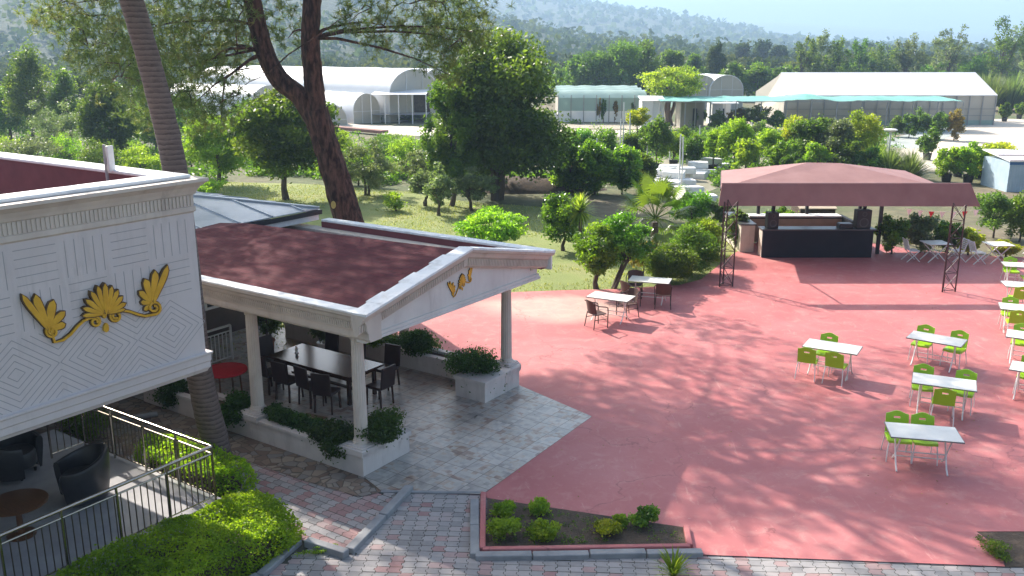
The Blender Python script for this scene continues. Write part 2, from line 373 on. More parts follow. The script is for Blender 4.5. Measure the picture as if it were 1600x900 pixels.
def paver_mat():
    m, t, N, L, P = newmat('concrete_pavers'); co = coords(N)
    at = N.new("ShaderNodeAttribute"); at.attribute_name = 'tint'
    c = ramp(N, L, at.outputs['Fac'], [(0, (.20,.19,.19)), (.3, (.29,.275,.27)), (.55, (.35,.32,.31)), (.75, (.34,.22,.21)), (1, (.29,.125,.12))])
    b = noise(N, L, co, 9, 6, .7)
    L.new(mixc(N, L, .3, c, mixc(N, L, b, (.10,.09,.085), (.45,.42,.40))), P.inputs['Base Color']); P.inputs['Roughness'].default_value = .85
    L.new(bump(N, L, noise(N, L, co, 60, 4), .4, .006), P.inputs['Normal']); return m
M['ground'] = ground_mat(); M['lawn'] = lawn_mat(); M['concrete'] = concrete_mat(); M['tile'] = tile_mat(); M['gravel'] = gravel_mat(); M['paver'] = paver_mat()

def stonepath_mat():
    m, t, N, L, P = newmat('crazy_stone_paving'); co = coords(N)
    v = N.new("ShaderNodeTexVoronoi"); v.inputs['Scale'].default_value = 5.2; L.new(co, v.inputs['Vector'])
    e = N.new("ShaderNodeTexVoronoi"); e.feature = 'DISTANCE_TO_EDGE'; e.inputs['Scale'].default_value = 5.2; L.new(co, e.inputs['Vector'])
    sp = N.new("ShaderNodeSeparateColor"); L.new(v.outputs['Color'], sp.inputs[0])
    c = ramp(N, L, sp.outputs[0], [(0, (.13,.085,.065)), (.35, (.21,.15,.11)), (.6, (.26,.21,.16)), (.8, (.17,.155,.145)), (1, (.24,.20,.165))])
    c = mixc(N, L, ramp(N, L, e.outputs['Distance'], [(.0, (1,1,1)), (.06, (0,0,0))]), c, (.06,.05,.04))
    L.new(c, P.inputs['Base Color']); P.inputs['Roughness'].default_value = .7
    L.new(bump(N, L, ramp(N, L, e.outputs['Distance'], [(0, (0,0,0)), (.08, (1,1,1))]), .5, .01), P.inputs['Normal']); return m
M['stonepath'] = stonepath_mat()
M['marble'] = surf('grey_marble_floor', (.42,.41,.41), (.30,.29,.30), 1.5, .22, 30, .03, .001)

def hill_mat(name, c1, c2, s1):
    m, t, N, L, P = newmat(name); co = coords(N)
    a = noise(N, L, co, s1, 10, .7); b = noise(N, L, co, s1 * .08, 6, .6)
    c = ramp(N, L, a, [(.35, c1), (.65, c2)])
    c = mixc(N, L, math_(N, L, 'MULTIPLY', ramp(N, L, b, [(.5, (0,0,0)), (.7, (1,1,1))]), .5), c, (.075,.09,.04))
    L.new(c, P.inputs['Base Color']); P.inputs['Roughness'].default_value = 1
    L.new(bump(N, L, a, 1, 6), P.inputs['Normal']); return m
M['hill'] = hill_mat('wooded_slope', (.022,.035,.014), (.09,.11,.045), .12)

LEAF = {
 'dark':   leafmat('dark_green_leaves', [(0.037,0.076,0.017), (0.083,0.141,0.031), (0.166,0.246,0.043)], .38),
 'mid':    leafmat('mid_green_leaves', [(0.043,0.085,0.013), (0.087,0.159,0.022), (0.174,0.232,0.039)], .42),
 'light':  leafmat('bright_green_leaves', [(0.102,0.183,0.017), (0.189,0.293,0.028), (0.319,0.390,0.050)], .45),
 'yellow': leafmat('yellow_green_leaves', [(0.145,0.207,0.017), (0.290,0.342,0.034), (0.450,0.420,0.056)], .45),
 'olive':  leafmat('grey_olive_leaves', [(.075,.105,.050), (.13,.17,.09), (.22,.26,.16)], .35),
 'pine':   leafmat('pine_needles', [(.050,.080,.030), (.095,.130,.048), (.15,.175,.070), (.18,.155,.075)], .36),
 'hedge':  leafmat('box_hedge_leaves', [(.09,.18,.012), (.21,.34,.022), (.38,.48,.045)], .5),
 'citrus': leafmat('glossy_citrus_leaves', [(0.044,0.095,0.012), (0.109,0.207,0.021), (0.238,0.348,0.033)], .4, .3, .5),
 'grey':   leafmat('grey_green_reeds', [(.07,.10,.04), (.13,.18,.07), (.20,.25,.11)], .35),
 'shade':  leafmat('deep_green_shrub_leaves', [(.018,.045,.010), (.04,.085,.018), (.08,.14,.028)], .35),  # naturally dark leaf of the planter shrubs
 'grass':  leafmat('dry_grass', [(.12,.16,.03), (.22,.23,.07), (.36,.32,.14)], .3),
 'palm':   leafmat('palm_leaves', [(0.087,0.134,0.022), (0.189,0.244,0.039), (0.377,0.390,0.090)], .5, .35),
 'golden': leafmat('golden_shrub_leaves', [(.10,.14,.012), (.24,.27,.02), (.40,.36,.03)], .4),
 'red':    leafmat('reddish_leaves', [(0.102,0.061,0.022), (0.189,0.146,0.045), (0.319,0.207,0.067)], .4),
 'far':    leafmat('distant_wood_leaves', [(0.030,0.052,0.018), (0.060,0.086,0.030), (0.121,0.138,0.052)], .2, 1.0, 0.0),
}

# ------------------------------------------------------------------ foliage
def rng(seed): return np.random.default_rng(seed)
def unit(g, n):
    v = g.normal(size=(n, 3)); return v / np.linalg.norm(v, axis=1, keepdims=True)
def cards(g, C, size, aspect=.5, up=.3, droop=0.0, jitter=.35):
    """one diamond shaped leaf per centre"""
    n = len(C); d = unit(g, n); d[:, 2] = d[:, 2] * (1 - .4 * up) - droop
    d /= np.linalg.norm(d, axis=1, keepdims=True)
    r = unit(g, n) + [0, 0, up]; s = np.cross(d, r); s /= np.linalg.norm(s, axis=1, keepdims=True) + 1e-9
    ln = (size * (1 + jitter * g.uniform(-1, 1, n)))[:, None] if np.ndim(size) == 0 else (size * (1 + jitter * g.uniform(-1, 1, n)))[:, None]
    hw = ln * aspect * .5
    return np.stack([C - d * ln * .5, C + s * hw - d * ln * .05, C + d * ln * .5, C - s * hw - d * ln * .05], axis=1)
def crown_points(g, n, W, D, H, z0, clumps=26, rc=.32, shell=.55, flat=0.0, shape='ellipsoid'):
    """clump centres through the crown volume, then leaves through the clumps"""
    u = unit(g, clumps); rr = g.uniform(shell, 1.0, clumps) ** .7
    K = u * rr[:, None] * (1 - rc * .75)
    if shape == 'cone': K[:, :2] *= (1 - .75 * (K[:, 2:3] + 1) / 2)
    if shape == 'egg': K[:, :2] *= (1.12 - .62 * (K[:, 2:3] + 1) / 2)
    if shape == 'dome': K[:, 2] = np.abs(K[:, 2]) * 1.4 - .6
    if shape == 'umbrella': K[:, 2] = .55 - 1.0 * (K[:, 0] ** 2 + K[:, 1] ** 2) + .18 * g.normal(size=clumps)
    cr = rc * g.uniform(.6, 1.25, clumps)
    idx = g.choice(clumps, n, p=cr ** 2 / (cr ** 2).sum())
    p = unit(g, n) * (g.uniform(0, 1, n) ** .5 * (1 + .11 * np.abs(g.normal(size=n)) ** 2))[:, None]
    P = K[idx] + p * cr[idx][:, None] * np.array([1, 1, .8])
    t = g.uniform(0, 1, clumps)[idx] * .55 + g.uniform(0, 1, n) * .45
    P = P * np.array([W / 2, D / 2, H / 2]) * [1.16, 1.16, 1.08] + [0, 0, z0 + H / 2]
    Kw = K * np.array([W / 2, D / 2, H / 2]) + [0, 0, z0 + H / 2]
    return P, t, Kw
def trunk_mb(g, h, r, K, n_limb=7, lean=(0, 0), stems=1, base_spread=.15):
    mb = MB()
    for s_ in range(stems):
        a = s_ * 2.4 + g.uniform(0, 6); sx, sy = (math.cos(a) * base_spread, math.sin(a) * base_spread) if stems > 1 else (0, 0)
        top = np.array([lean[0] + sx * 3, lean[1] + sy * 3, h])
        base = np.array([sx, sy, -.05]); pts = [base + (top - base) * q + [g.normal() * r * .6 * (0 < q < 1), g.normal() * r * .6 * (0 < q < 1), 0] for q in (0, .2, .45, .7, 1)]
        mb.tube(pts, [r * 1.35, r, r * .85, r * .72, r * .5], 8)
        ks = K[g.permutation(len(K))[:n_limb]]
        for k in ks:
            q = g.uniform(.55, 1.0); p0 = base + (top - base) * q
            md = (p0 + k) / 2 + [0, 0, -.08 * np.linalg.norm(k - p0)]
            mb.tube([p0, md, k], [r * .5, r * .32, r * .12], 5)
    return mb
def tree(name, label, cat, X, Y, H, W, z0=None, n=3000, leaf=.12, mat='mid', seed=1, clumps=26, rc=.33, shell=.5, shape='ellipsoid',
         trunk_r=.1, stems=1, group=None, aspect=.5, up=.3, droop=0, D=None, pot=None, lean=(0, 0), limbs=7, crown='crown'):
    g = rng(seed); z0 = H * .35 if z0 is None else z0
    o = thing(name, label, cat, (X, Y, 0), g.uniform(0, .5), group)
    n = int(n * 1.45); clumps = int(clumps * 1.25); leaf *= .92
    P, t, K = crown_points(g, n, W, D or W, H - z0, z0, clumps, rc, shell, shape=shape)
    P[:, 0] += lean[0]; P[:, 1] += lean[1]; K = K + [lean[0], lean[1], 0]
    P[:, 2] = np.maximum(P[:, 2], .03)
    quads_object(crown, cards(g, P, leaf, aspect, up, droop), LEAF[mat], t, o)
    if trunk_r:
        trunk_mb(g, z0 + (H - z0) * .45, trunk_r, K, limbs, lean, stems).build('trunk', M['trunk'], o, smooth=True)
    if pot:
        MB().lathe([(pot*.8, 0), (pot, pot*1.5), (pot*1.05, pot*1.5), (pot*1.05, pot*1.62), (pot*.9, pot*1.6), (pot*.88, pot*1.45)], 14).build('pot', M['pot'], o, smooth=True)
    return o
def tree_px(name, label, cat, bx, by, ty, wpx, low=None, **k):
    """base pixel, top pixel, crown width and crown bottom in pixels of the photograph -> size in metres"""
    g0 = bp(bx, by); X, Y = g0[0], g0[1]
    if low and name in ('broadleaf_tree', 'bush', 'laurel_bush', 'nursery_tree', 'terrace_shrub', 'olive_tree', 'poplar_tree', 'airy_tree', 'nursery_shrub') and by - low > 3 and 'single thin trunk' not in label:
        low = low + .62 * (by - low)
    if name in ('poplar_tree', 'broadleaf_tree', 'large_tree') and 'single thin' not in label: k.setdefault('shape', 'egg')
    H = zat(X, Y, ty); W = wpx * Y / CF
    z0 = max(.02, zat(X, Y, low)) if low else k.pop('z0', None)
    return tree(name, label, cat, X, Y, H, W, z0, **k)

# ------------------------------------------------------------------ the ground and its sheets
PO = bp(568.3, 747.7); PA = R_(-34.3)                  # pavilion corner and the direction its long side runs
PU = np.array([math.cos(PA), math.sin(PA), 0]); PV = np.array([-PU[1], PU[0], 0])
def L2W(x, y, z=0): return PO + PU * x + PV * y + np.array([0, 0, z])
def W2L(p): d = np.array(p) - PO; return float(d @ PU), float(d @ PV)
def in_poly(px, py, poly):
    inside = np.zeros(len(px), bool); n = len(poly)
    for i in range(n):
        x1, y1 = poly[i][:2]; x2, y2 = poly[(i+1) % n][:2]
        c = ((y1 > py) != (y2 > py)) & (px < (x2 - x1) * (py - y1) / ((y2 - y1) or 1e-9) + x1)
        inside ^= c
    return inside
def sheet(name, poly, z, mat, loc=None, rz=0, kind='structure'):
    m = MB(); m.add([(p[0], p[1], z) for p in poly], [tuple(range(len(poly)))])
    o = m.build(name, mat); me = o.data
    if me.polygons and me.polygons[0].normal.z < 0: me.flip_normals()
    if loc is not None: o.location = loc; o.rotation_euler = (0, 0, rz)
    tag(o, kind=kind); return o
B2 = lambda *q: [tuple(bp(x, y)[:2]) for x, y in q]

m = MB(); m.add([(-4300, -70, 0), (4300, -70, 0), (4300, 6600, 0), (-4300, 6600, 0)], [(0, 1, 2, 3)])
tag(m.build('ground', M['ground']), kind='structure')
lawn_poly = B2((180, 330), (300, 292), (360, 285), (470, 287), (640, 300), (700, 312), (760, 318), (870, 325), (960, 345), (1010, 380), (1100, 380), (1180, 372), (1145, 420), (1060, 452), (760, 470), (590, 520), (300, 620), (100, 620))
sheet('lawn', lawn_poly, .006, M['lawn'])
sheet('gravel_yard', B2((990, 262), (1020, 232), (1180, 226), (1200, 205), (880, 200), (860, 192), (1560, 186), (1700, 190), (2000, 230), (1560, 250), (1480, 268), (1330, 258), (1140, 285), (1080, 312), (1020, 300)), .006, M['gravel'])
M['dirtroad'] = surf('pale_dirt_road', (.56,.49,.40), (.46,.40,.32), .25, .95, 6, .3, .03)
sheet('dirt_road', B2((1405, 232), (1470, 214), (1500, 196), (1530, 186), (1640, 186), (1800, 210), (1700, 232), (1560, 232), (1465, 262), (1440, 268)), .012, M['dirtroad'])
sheet('dirt_path', B2((500, 188), (560, 194), (700, 200), (1000, 204), (1000, 214), (690, 214), (600, 210), (520, 200)), .012, M['dirtroad'])
M['netfloor'] = surf('grey_ground_fabric', (.36,.38,.36), (.28,.31,.28), .6, .9, 6, .2, .02)
sheet('ground_fabric', B2((1370, 222), (1500, 190), (1530, 188), (1450, 232), (1405, 232)), .02, M['netfloor'])
redpoly = B2((755, 775), (925, 653), (808, 612), (700, 560), (600, 520), (590, 507), (650, 487), (700, 474), (760, 462), (800, 458), (880, 455), (960, 453), (1060, 447), (1095, 438), (1120, 418), (1145, 398), (1165, 387), (1200, 372), (1370, 382), (1430, 391), (1480, 396), (1560, 402)) + [(30, 34), (30, 14.03), (7.91, 14.03), (8.02, 13.5), (7.83, 12.94), (2.98, 13.30)] + B2((1074, 829), (764, 783))
sheet('red_concrete', redpoly, .034, M['concrete'])
sheet('tile_floor', [(2.15, 5.07), (2.31, .72), (.62, -.22), (0, 0), (-10.5, 0), (-10.5, 5.8), (-.28, 5.78)], .038, M['tile'], (PO[0], PO[1], 0), PA)
sheet('stone_path', [(.72, -.2), (.5, -.62), (-.8, -.75), (-4.6, -.85), (-4.6, -2.9), (-12, -2.9), (-12, 0), (0, 0)], .026, M['stonepath'], (PO[0], PO[1], 0), PA)

def pavers(name, poly, ang, seed, pink, z=.016, cw=.205, ch=.165):
    g = rng(seed); P = np.array(poly); c0 = P.mean(0)
    ca, sa = math.cos(ang), math.sin(ang)
    loc = (P - c0) @ np.array([[ca, -sa], [sa, ca]])
    x0, y0 = loc.min(0) - .3; x1, y1 = loc.max(0) + .3
    I, J = np.meshgrid(np.arange(int((x1-x0)/cw)), np.arange(int((y1-y0)/ch))); I = I.ravel(); J = J.ravel()
    cx = x0 + I * cw; cy = y0 + J * ch
    wx = c0[0] + cx * ca - cy * sa; wy = c0[1] + cx * sa + cy * ca
    k = in_poly(wx, wy, poly); cx, cy = cx[k], cy[k]; n = len(cx)
    d, gp = .016, .005
    prof = [(0, d), (.22, d), (.34, -d), (.66, -d), (.78, d), (1, d)]
    sh = [(-cw/2 + gp + o, -ch/2 + gp + (ch - 2*gp) * q) for q, o in prof] + [(cw/2 - gp + o*1.0, -ch/2 + gp + (ch - 2*gp) * q) for q, o in prof[::-1]]
    sh = [(x, y) if i < 6 else (x, y) for i, (x, y) in enumerate(sh)][::-1]
    sh = np.array(sh); V = np.zeros((n, 12, 3)); tl = g.normal(size=(n, 2)) * .012; zz = z + g.normal(size=n) * .0015
    X = cx[:, None] + sh[None, :, 0]; Y = cy[:, None] + sh[None, :, 1]
    V[:, :, 0] = c0[0] + X * ca - Y * sa; V[:, :, 1] = c0[1] + X * sa + Y * ca
    V[:, :, 2] = zz[:, None] + sh[None, :, 0] * tl[:, :1] + sh[None, :, 1] * tl[:, 1:]
    t = g.uniform(0, .62, n); pk = g.uniform(0, 1, n) < pink; t[pk] = g.uniform(.7, 1, pk.sum())
    o = quads_object(name, V, M['paver'], t, nper=12)
    if o.data.polygons[0].normal.z < 0: o.data.flip_normals()
    tag(o, kind='structure')
pink_poly = [tuple(L2W(*q)[:2]) for q in ((-4.8, -.6), (-.8, -.62), (.3, -.5))] + B2((645, 768), (547, 866), (480, 856), (445, 830), (340, 780)) + [tuple(L2W(-4.8, -2.9)[:2])]
grey_poly = B2((640, 762), (760, 772), (754, 868), (1084, 858), (1580, 880)) + [(13, 13.1), (13, 7), (-7, 7)] + B2((430, 890), (480, 858), (547, 866))
M['sand'] = surf('dark_joint_sand', (.07,.062,.05), (.035,.04,.022), 6, .95, 60, .5, .01)
sheet('paving_bed', [(-8, 6.5), (14, 6.5), (14, 14.3), (2, 14.5), (-.4, 15.9), (-1.6, 16.4), (-6, 18.9), (-9, 17)], .008, M['sand'])
pavers('pink_pavers', pink_poly, PA, 3, .36)
pavers('grey_pavers', grey_poly, R_(-3), 4, .16)
sheet('bed_soil', B2((762, 782), (758, 862), (1078, 857), (1070, 828)), .05, M['soil'])
sheet('corner_soil', [(7.91, 14.03), (14, 14.03), (14, 12.9), (7.83, 12.94), (8.02, 13.5)], .028, M['soil'])

# kerbs
def kerb_line(pts, wd, z0, z1, seg=1.0, name='kerb', mat='kerb', label=None, gap=.008, seed=1, cat='kerb'):
    g = rng(seed); mb = MB()
    for a, b in zip(pts[:-1], pts[1:]):
        a, b = np.array(a), np.array(b); L = np.linalg.norm(b - a); n = max(1, round(L / seg)); d = (b - a) / L; nn = np.array([-d[1], d[0]])
        for i in range(n):
            p = a + d * (L * i / n + gap); q = a + d * (L * (i+1) / n - gap); o_ = nn * g.normal() * .006; dz = g.normal() * .004
            mb.prism([tuple(p + nn*wd/2 + o_), tuple(p - nn*wd/2 + o_), tuple(q - nn*wd/2 + o_), tuple(q + nn*wd/2 + o_)], z0, z1 + dz)
    o = mb.build(name, M[mat], bevel=.018)
    return tag(o, label, cat)
kerb_line(B2((640, 766), (598, 812), (546, 866)), .17, 0, .12, .95, label='grey concrete kerb running between pink and grey pavers from tiled floor', seed=2)
kerb_line(B2((543, 872), (480, 852)), .15, 0, .15, .8, label='short loose grey kerb stones with weeds beside the bright hedge', seed=3)
kerb_line(B2((468, 850), (440, 874), (405, 905), (330, 940)), .14, 0, .1, .6, label='low weathered kerb curving round the foot of the bright hedge', seed=4)
kerb_line(B2((742, 786), (742, 874), (1098, 868)), .16, 0, .10, 1.0, label='grey kerb around the outside of the small shrub bed', seed=5)
kerb_line(B2((755, 777), (754, 865), (1078, 860), (1072, 829)), .10, 0, .115, 4, mat='concrete', label='thin red painted rim around the small shrub bed', gap=0, cat='kerb')
kerb_line([tuple(L2W(2.25, .75)[:2]), tuple(L2W(.66, -.26)[:2])], .08, 0, .05, 3, label='narrow grey edging along the near end of the tiled floor', seed=8)

# ------------------------------------------------------------------ hills
def nz(x, y, seed, octs=5, base=1.0):
    g = rng(seed); v = 0; a = 1; f = base
    for _ in range(octs):
        for _k in range(3):
            th, ph = g.uniform(0, 6.28, 2); v = v + a * np.sin(f * (x * math.cos(th) + y * math.sin(th)) + ph)
        a *= .52; f *= 2.03
    return v / 3
def hill(name, Yb, Yr, prof, seed, amp, base, nx=220, ny=60, mat='hill', x0=-500, x1=2100):
    px = np.linspace(x0, x1, nx); pp = np.array(prof); zr = np.array([zat((q-800)/CF*Yr, Yr, np.interp(q, pp[:, 0], pp[:, 1])) if np.interp(q, pp[:, 0], pp[:, 1]) > -400 else 0 for q in px])
    X = (px - 800) / CF * Yr
    T = np.linspace(0, 1.5, ny); V = np.zeros((ny, nx, 3))
    def H(xx, t, zr_):
        y = Yb + (Yr - Yb) * t
        s = np.where(t < 1, np.sin(np.clip(t, 0, 1) * math.pi / 2) ** 1.2, 1 - (t - 1) * .7)
        s = np.clip(s, 0, 1)
        fold = nz(xx, y, seed, 4, base) * amp * s * np.clip(1.02 - t, 0, 1) * 2
        return y, np.maximum(zr_ * s + fold, -2 + 0 * s)
    for j, t in enumerate(T):
        y, z = H(X, np.full(nx, t), zr); V[j, :, 0] = X * (y / Yr) ** .35; V[j, :, 1] = y; V[j, :, 2] = z - (1.5 if t == 0 else 0)
    F = [(j*nx+i, j*nx+i+1, (j+1)*nx+i+1, (j+1)*nx+i) for j in range(ny-1) for i in range(nx-1)]
    mb = MB(); mb.v = [tuple(p) for p in V.reshape(-1, 3)]; mb.f = F; mb.m = [0]*len(F)
    o = mb.build(name, M[mat], smooth=True); tag(o, kind='structure')
    return V
def wood(name, V, n, cardn, size, hgt, seed, mat='far', label='dense wood covering the hillside', tmax=.68):
    g = rng(seed); ny, nx, _ = V.shape
    fy = g.uniform(0.02, tmax, n) * (ny - 1); fx = g.uniform(0, 1, n) * (nx - 2); j = fy.astype(int); i = fx.astype(int)
    a, b = fy - j, fx - i
    P = V[j, i] * ((1-a)*(1-b))[:, None] + V[j, i+1] * ((1-a)*b)[:, None] + V[j+1, i] * (a*(1-b))[:, None] + V[j+1, i+1] * (a*b)[:, None]
    h = hgt * g.uniform(.45, 1.3, n) * (1 + .35*nz(P[:, 0], P[:, 1], seed, 4, .02)); u = unit(g, n * cardn).reshape(n, cardn, 3); u[:, :, 2] = np.abs(u[:, :, 2])
    C = P[:, None, :] + u * (h[:, None, None] * np.array([.55, .55, 1.0]))
    t = np.repeat(g.uniform(0, .75, n), cardn) + g.uniform(0, .25, n * cardn)
    o = quads_object(name, cards(g, C.reshape(-1, 3), size, .8, .4), LEAF[mat], t)
    tag(o, label, 'wood', kind='stuff')
VH = hill('near_hill', 300, 900, [(-500, -130), (0, -110), (350, -80), (560, -40), (700, 10), (800, 48), (900, 74), (1000, 84), (2100, 90)], 11, 9, .012)
wood('hillside_wood', VH, 5200, 20, 2.9, 7.5, 21, label='pine wood covering the near slope behind the garden', tmax=.9)
VM = hill('middle_hill', 1000, 2100, [(-500, -200), (300, -150), (650, -60), (800, -14), (900, 4), (980, 22), (1060, 40), (1140, 58), (1230, 71), (1400, 80), (2100, 86)], 12, 14, .006)
wood('middle_hill_wood', VM, 9000, 5, 9, 9, 22, label='pale hazy wood on the hill behind', tmax=.95)
hill('far_mountain', 3000, 5600, [(-500, -40), (300, -90), (900, -80), (1150, -64), (1300, -50), (1400, -42), (1500, -32), (1600, -20), (1800, 5), (2100, 40)], 13, 26, .0022)
hill('far_ridge', 2300, 3300, [(-500, 0), (700, 10), (900, 5), (1100, 30), (1300, 40), (1450, 52), (1700, 48), (2100, 40)], 14, 12, .004)

# far plain wood
def plain_wood():
    g = rng(31); n = 900
    Y = 100 / g.uniform(.20, .52, n); px = g.uniform(-60, 1660, n); X = (px - 800) / CF * Y
    h = g.uniform(3.0, 6.8, n); cn = 46; u = unit(g, n * cn).reshape(n, cn, 3); u[:, :, 2] = u[:, :, 2] * .5 + .5
    C = np.stack([X, Y, 0 * X], 1)[:, None, :] + u * (h[:, None, None] * np.array([.62, .62, 1.0]))
    t = np.repeat(g.uniform(0, .8, n), cn) + g.uniform(0, .2, n * cn)
    o = quads_object('plain_wood', cards(g, C.reshape(-1, 3), 1.5, .7, .3), LEAF['far'], t)
    tag(o, 'low green trees and orchards filling the plain before the hills', 'wood', kind='stuff')
plain_wood()

# ------------------------------------------------------------------ the air
hb = MB(); hb.box(-4400, 4400, -80, 6700, -1.2, 620)
hm = bpy.data.materials.new('haze_air'); hm.use_nodes = True; hn = hm.node_tree
hn.nodes.remove(hn.nodes['Principled BSDF']); pv = hn.nodes.new('ShaderNodeVolumePrincipled')
pv.inputs['Color'].default_value = (.47, .67, .94, 1); pv.inputs['Density'].default_value = .00045; pv.inputs['Anisotropy'].default_value = .25
hn.links.new(pv.outputs[0], hn.nodes['Material Output'].inputs['Volume'])
hz = hb.build('haze', hm); tag(hz, 'thin pale morning haze over the plain and the hills', 'haze', kind='stuff')

# ------------------------------------------------------------------ the pavilion
pav = thing('pavilion', 'open cream pavilion with fluted columns and a dark red shingle gable roof', 'pavilion', PO, PA)
RZ, RP, YC = 3.35, 4.0, 3.0
YL, YR, XF, XB = -.22, 6.2, .42, -9.4
# shingle planes (their own local frame so that the courses follow the slope)
def plane_obj(name, o, ex, ey, pts, mat, parent, th=.04):
    ex = Vector(ex).normalized(); ey = Vector(ey); ey = (ey - ex * ey.dot(ex)).normalized(); n = ex.cross(ey)
    Mx = Matrix((ex, ey, n)).transposed(); inv = Mx.transposed()
    loc = [inv @ (Vector(p) - Vector(o)) for p in pts]
    mb = MB(); mb.slab([(q.x, q.y, q.z) for q in loc], (0, 0, -1), th)
    ob = mb.build(name, mat, parent); ob.matrix_local = Matrix.Translation(o) @ Mx.to_4x4(); return ob
HX = -6.1
plane_obj('roof_slope', (XF, .02, 3.31), (1, 0, 0), (0, 1, .22), [(XF-.28, .02, 3.31), (XB, .02, 3.31), (HX, YC-.35, RP-.08), (XF-.28, YC, RP-.03)], M['shingle'], pav)
plane_obj('roof_slope', (XF, 5.95, 3.0), (-1, 0, 0), (0, -1, .33), [(XF-.28, 5.95, 3.02), (XF-.28, YC, RP-.03), (HX, YC-.35, RP-.08), (XB+1.8, 3.4, 3.6), (XB+1.8, 5.95, 3.02)], M['shingle'], pav)
plane_obj('roof_slope', (XB, .02, 3.31), (0, -1, 0), (1, 0, .2), [(XB, .02, 3.31), (XB, 3.6, 3.45), (HX, YC-.35, RP-.08)], M['shingle'], pav)
# ceiling
mb = MB(); mb.box(-9.3, .1, .15, 5.75, 2.90, 2.95); mb.build('ceiling', M['white'], pav)
# upstand on the far side
mb = MB(); mb.box(XB+2.4, XF-.2, 5.96, 6.14, 2.97, 3.36); mb.build('parapet', M['redwall'], pav)
mb = MB(); mb.box(XB+2.4, XF, 5.955, 6.26, 3.362, 3.42); mb.box(XB+2.4, XF-.05, 6.145, 6.2, 2.95, 3.355)
mb.build('parapet_cap', M['capwhite'], pav, bevel=.01)
# left entablature, swept profile
def swept(prof, path_a, path_b, axis_out, up=(0, 0, 1), mitre=(0, 0, 0)):
    """profile points (out, up) from a to b"""
    A, B_, o_, u_ = Vector(path_a), Vector(path_b), Vector(axis_out), Vector(up)
    n = len(prof); vs = [A + o_ * p + u_ * q for p, q in prof] + [B_ + o_ * p + u_ * q + Vector(mitre) * p for p, q in prof]
    mb = MB(); mb.add(vs, [tuple(range(n)), tuple(range(n, 2*n))[::-1]] + [(i, n+i, n+(i+1) % n, (i+1) % n) for i in range(n)]); return mb
ent = [(-.34, -.02), (-.34, -.55), (-.04, -.55), (-.02, -.50), (0, -.50), (0, -.38), (.03, -.36), (.03, -.345), (.05, -.20), (.08, -.17), (.10, -.10), (.15, -.06), (.17, -.05), (.17, 0), (-.1, 0)]
mb = swept(ent, (XB, -.03, RZ), (XF-.1, -.03, RZ), (0, -1, 0)); mb.build('entablature', M['cream'], pav)
mb = MB()
for i in range(int((9.7) / .058)):
    x = XB + .05 + i * .058
    mb.add([(x, -.075, RZ-.335), (x+.03, -.075, RZ-.335), (x+.03, -.098, RZ-.20), (x, -.098, RZ-.20), (x, -.06, RZ-.335), (x+.03, -.06, RZ-.335), (x+.03, -.07, RZ-.20), (x, -.07, RZ-.20)],
           [(0,1,2,3), (0,4,5,1), (2,6,7,3), (0,3,7,4), (1,5,6,2)])
mb.build('fluted_frieze', M['cream'], pav)
mb = MB(); mb.box(XB, XF-.3, YL, .06, RZ+.002, RZ+.045)
mb.build('white_eave_edge', M['capwhite'], pav, bevel=.01)
# right side beam
mb = MB(); mb.box(XB, .1, 5.55, 5.9, 2.8, 3.0); mb.box(XB, .15, 5.62, 6.05, 3.0, 3.2); mb.build('side_beam', M['cream'], pav)
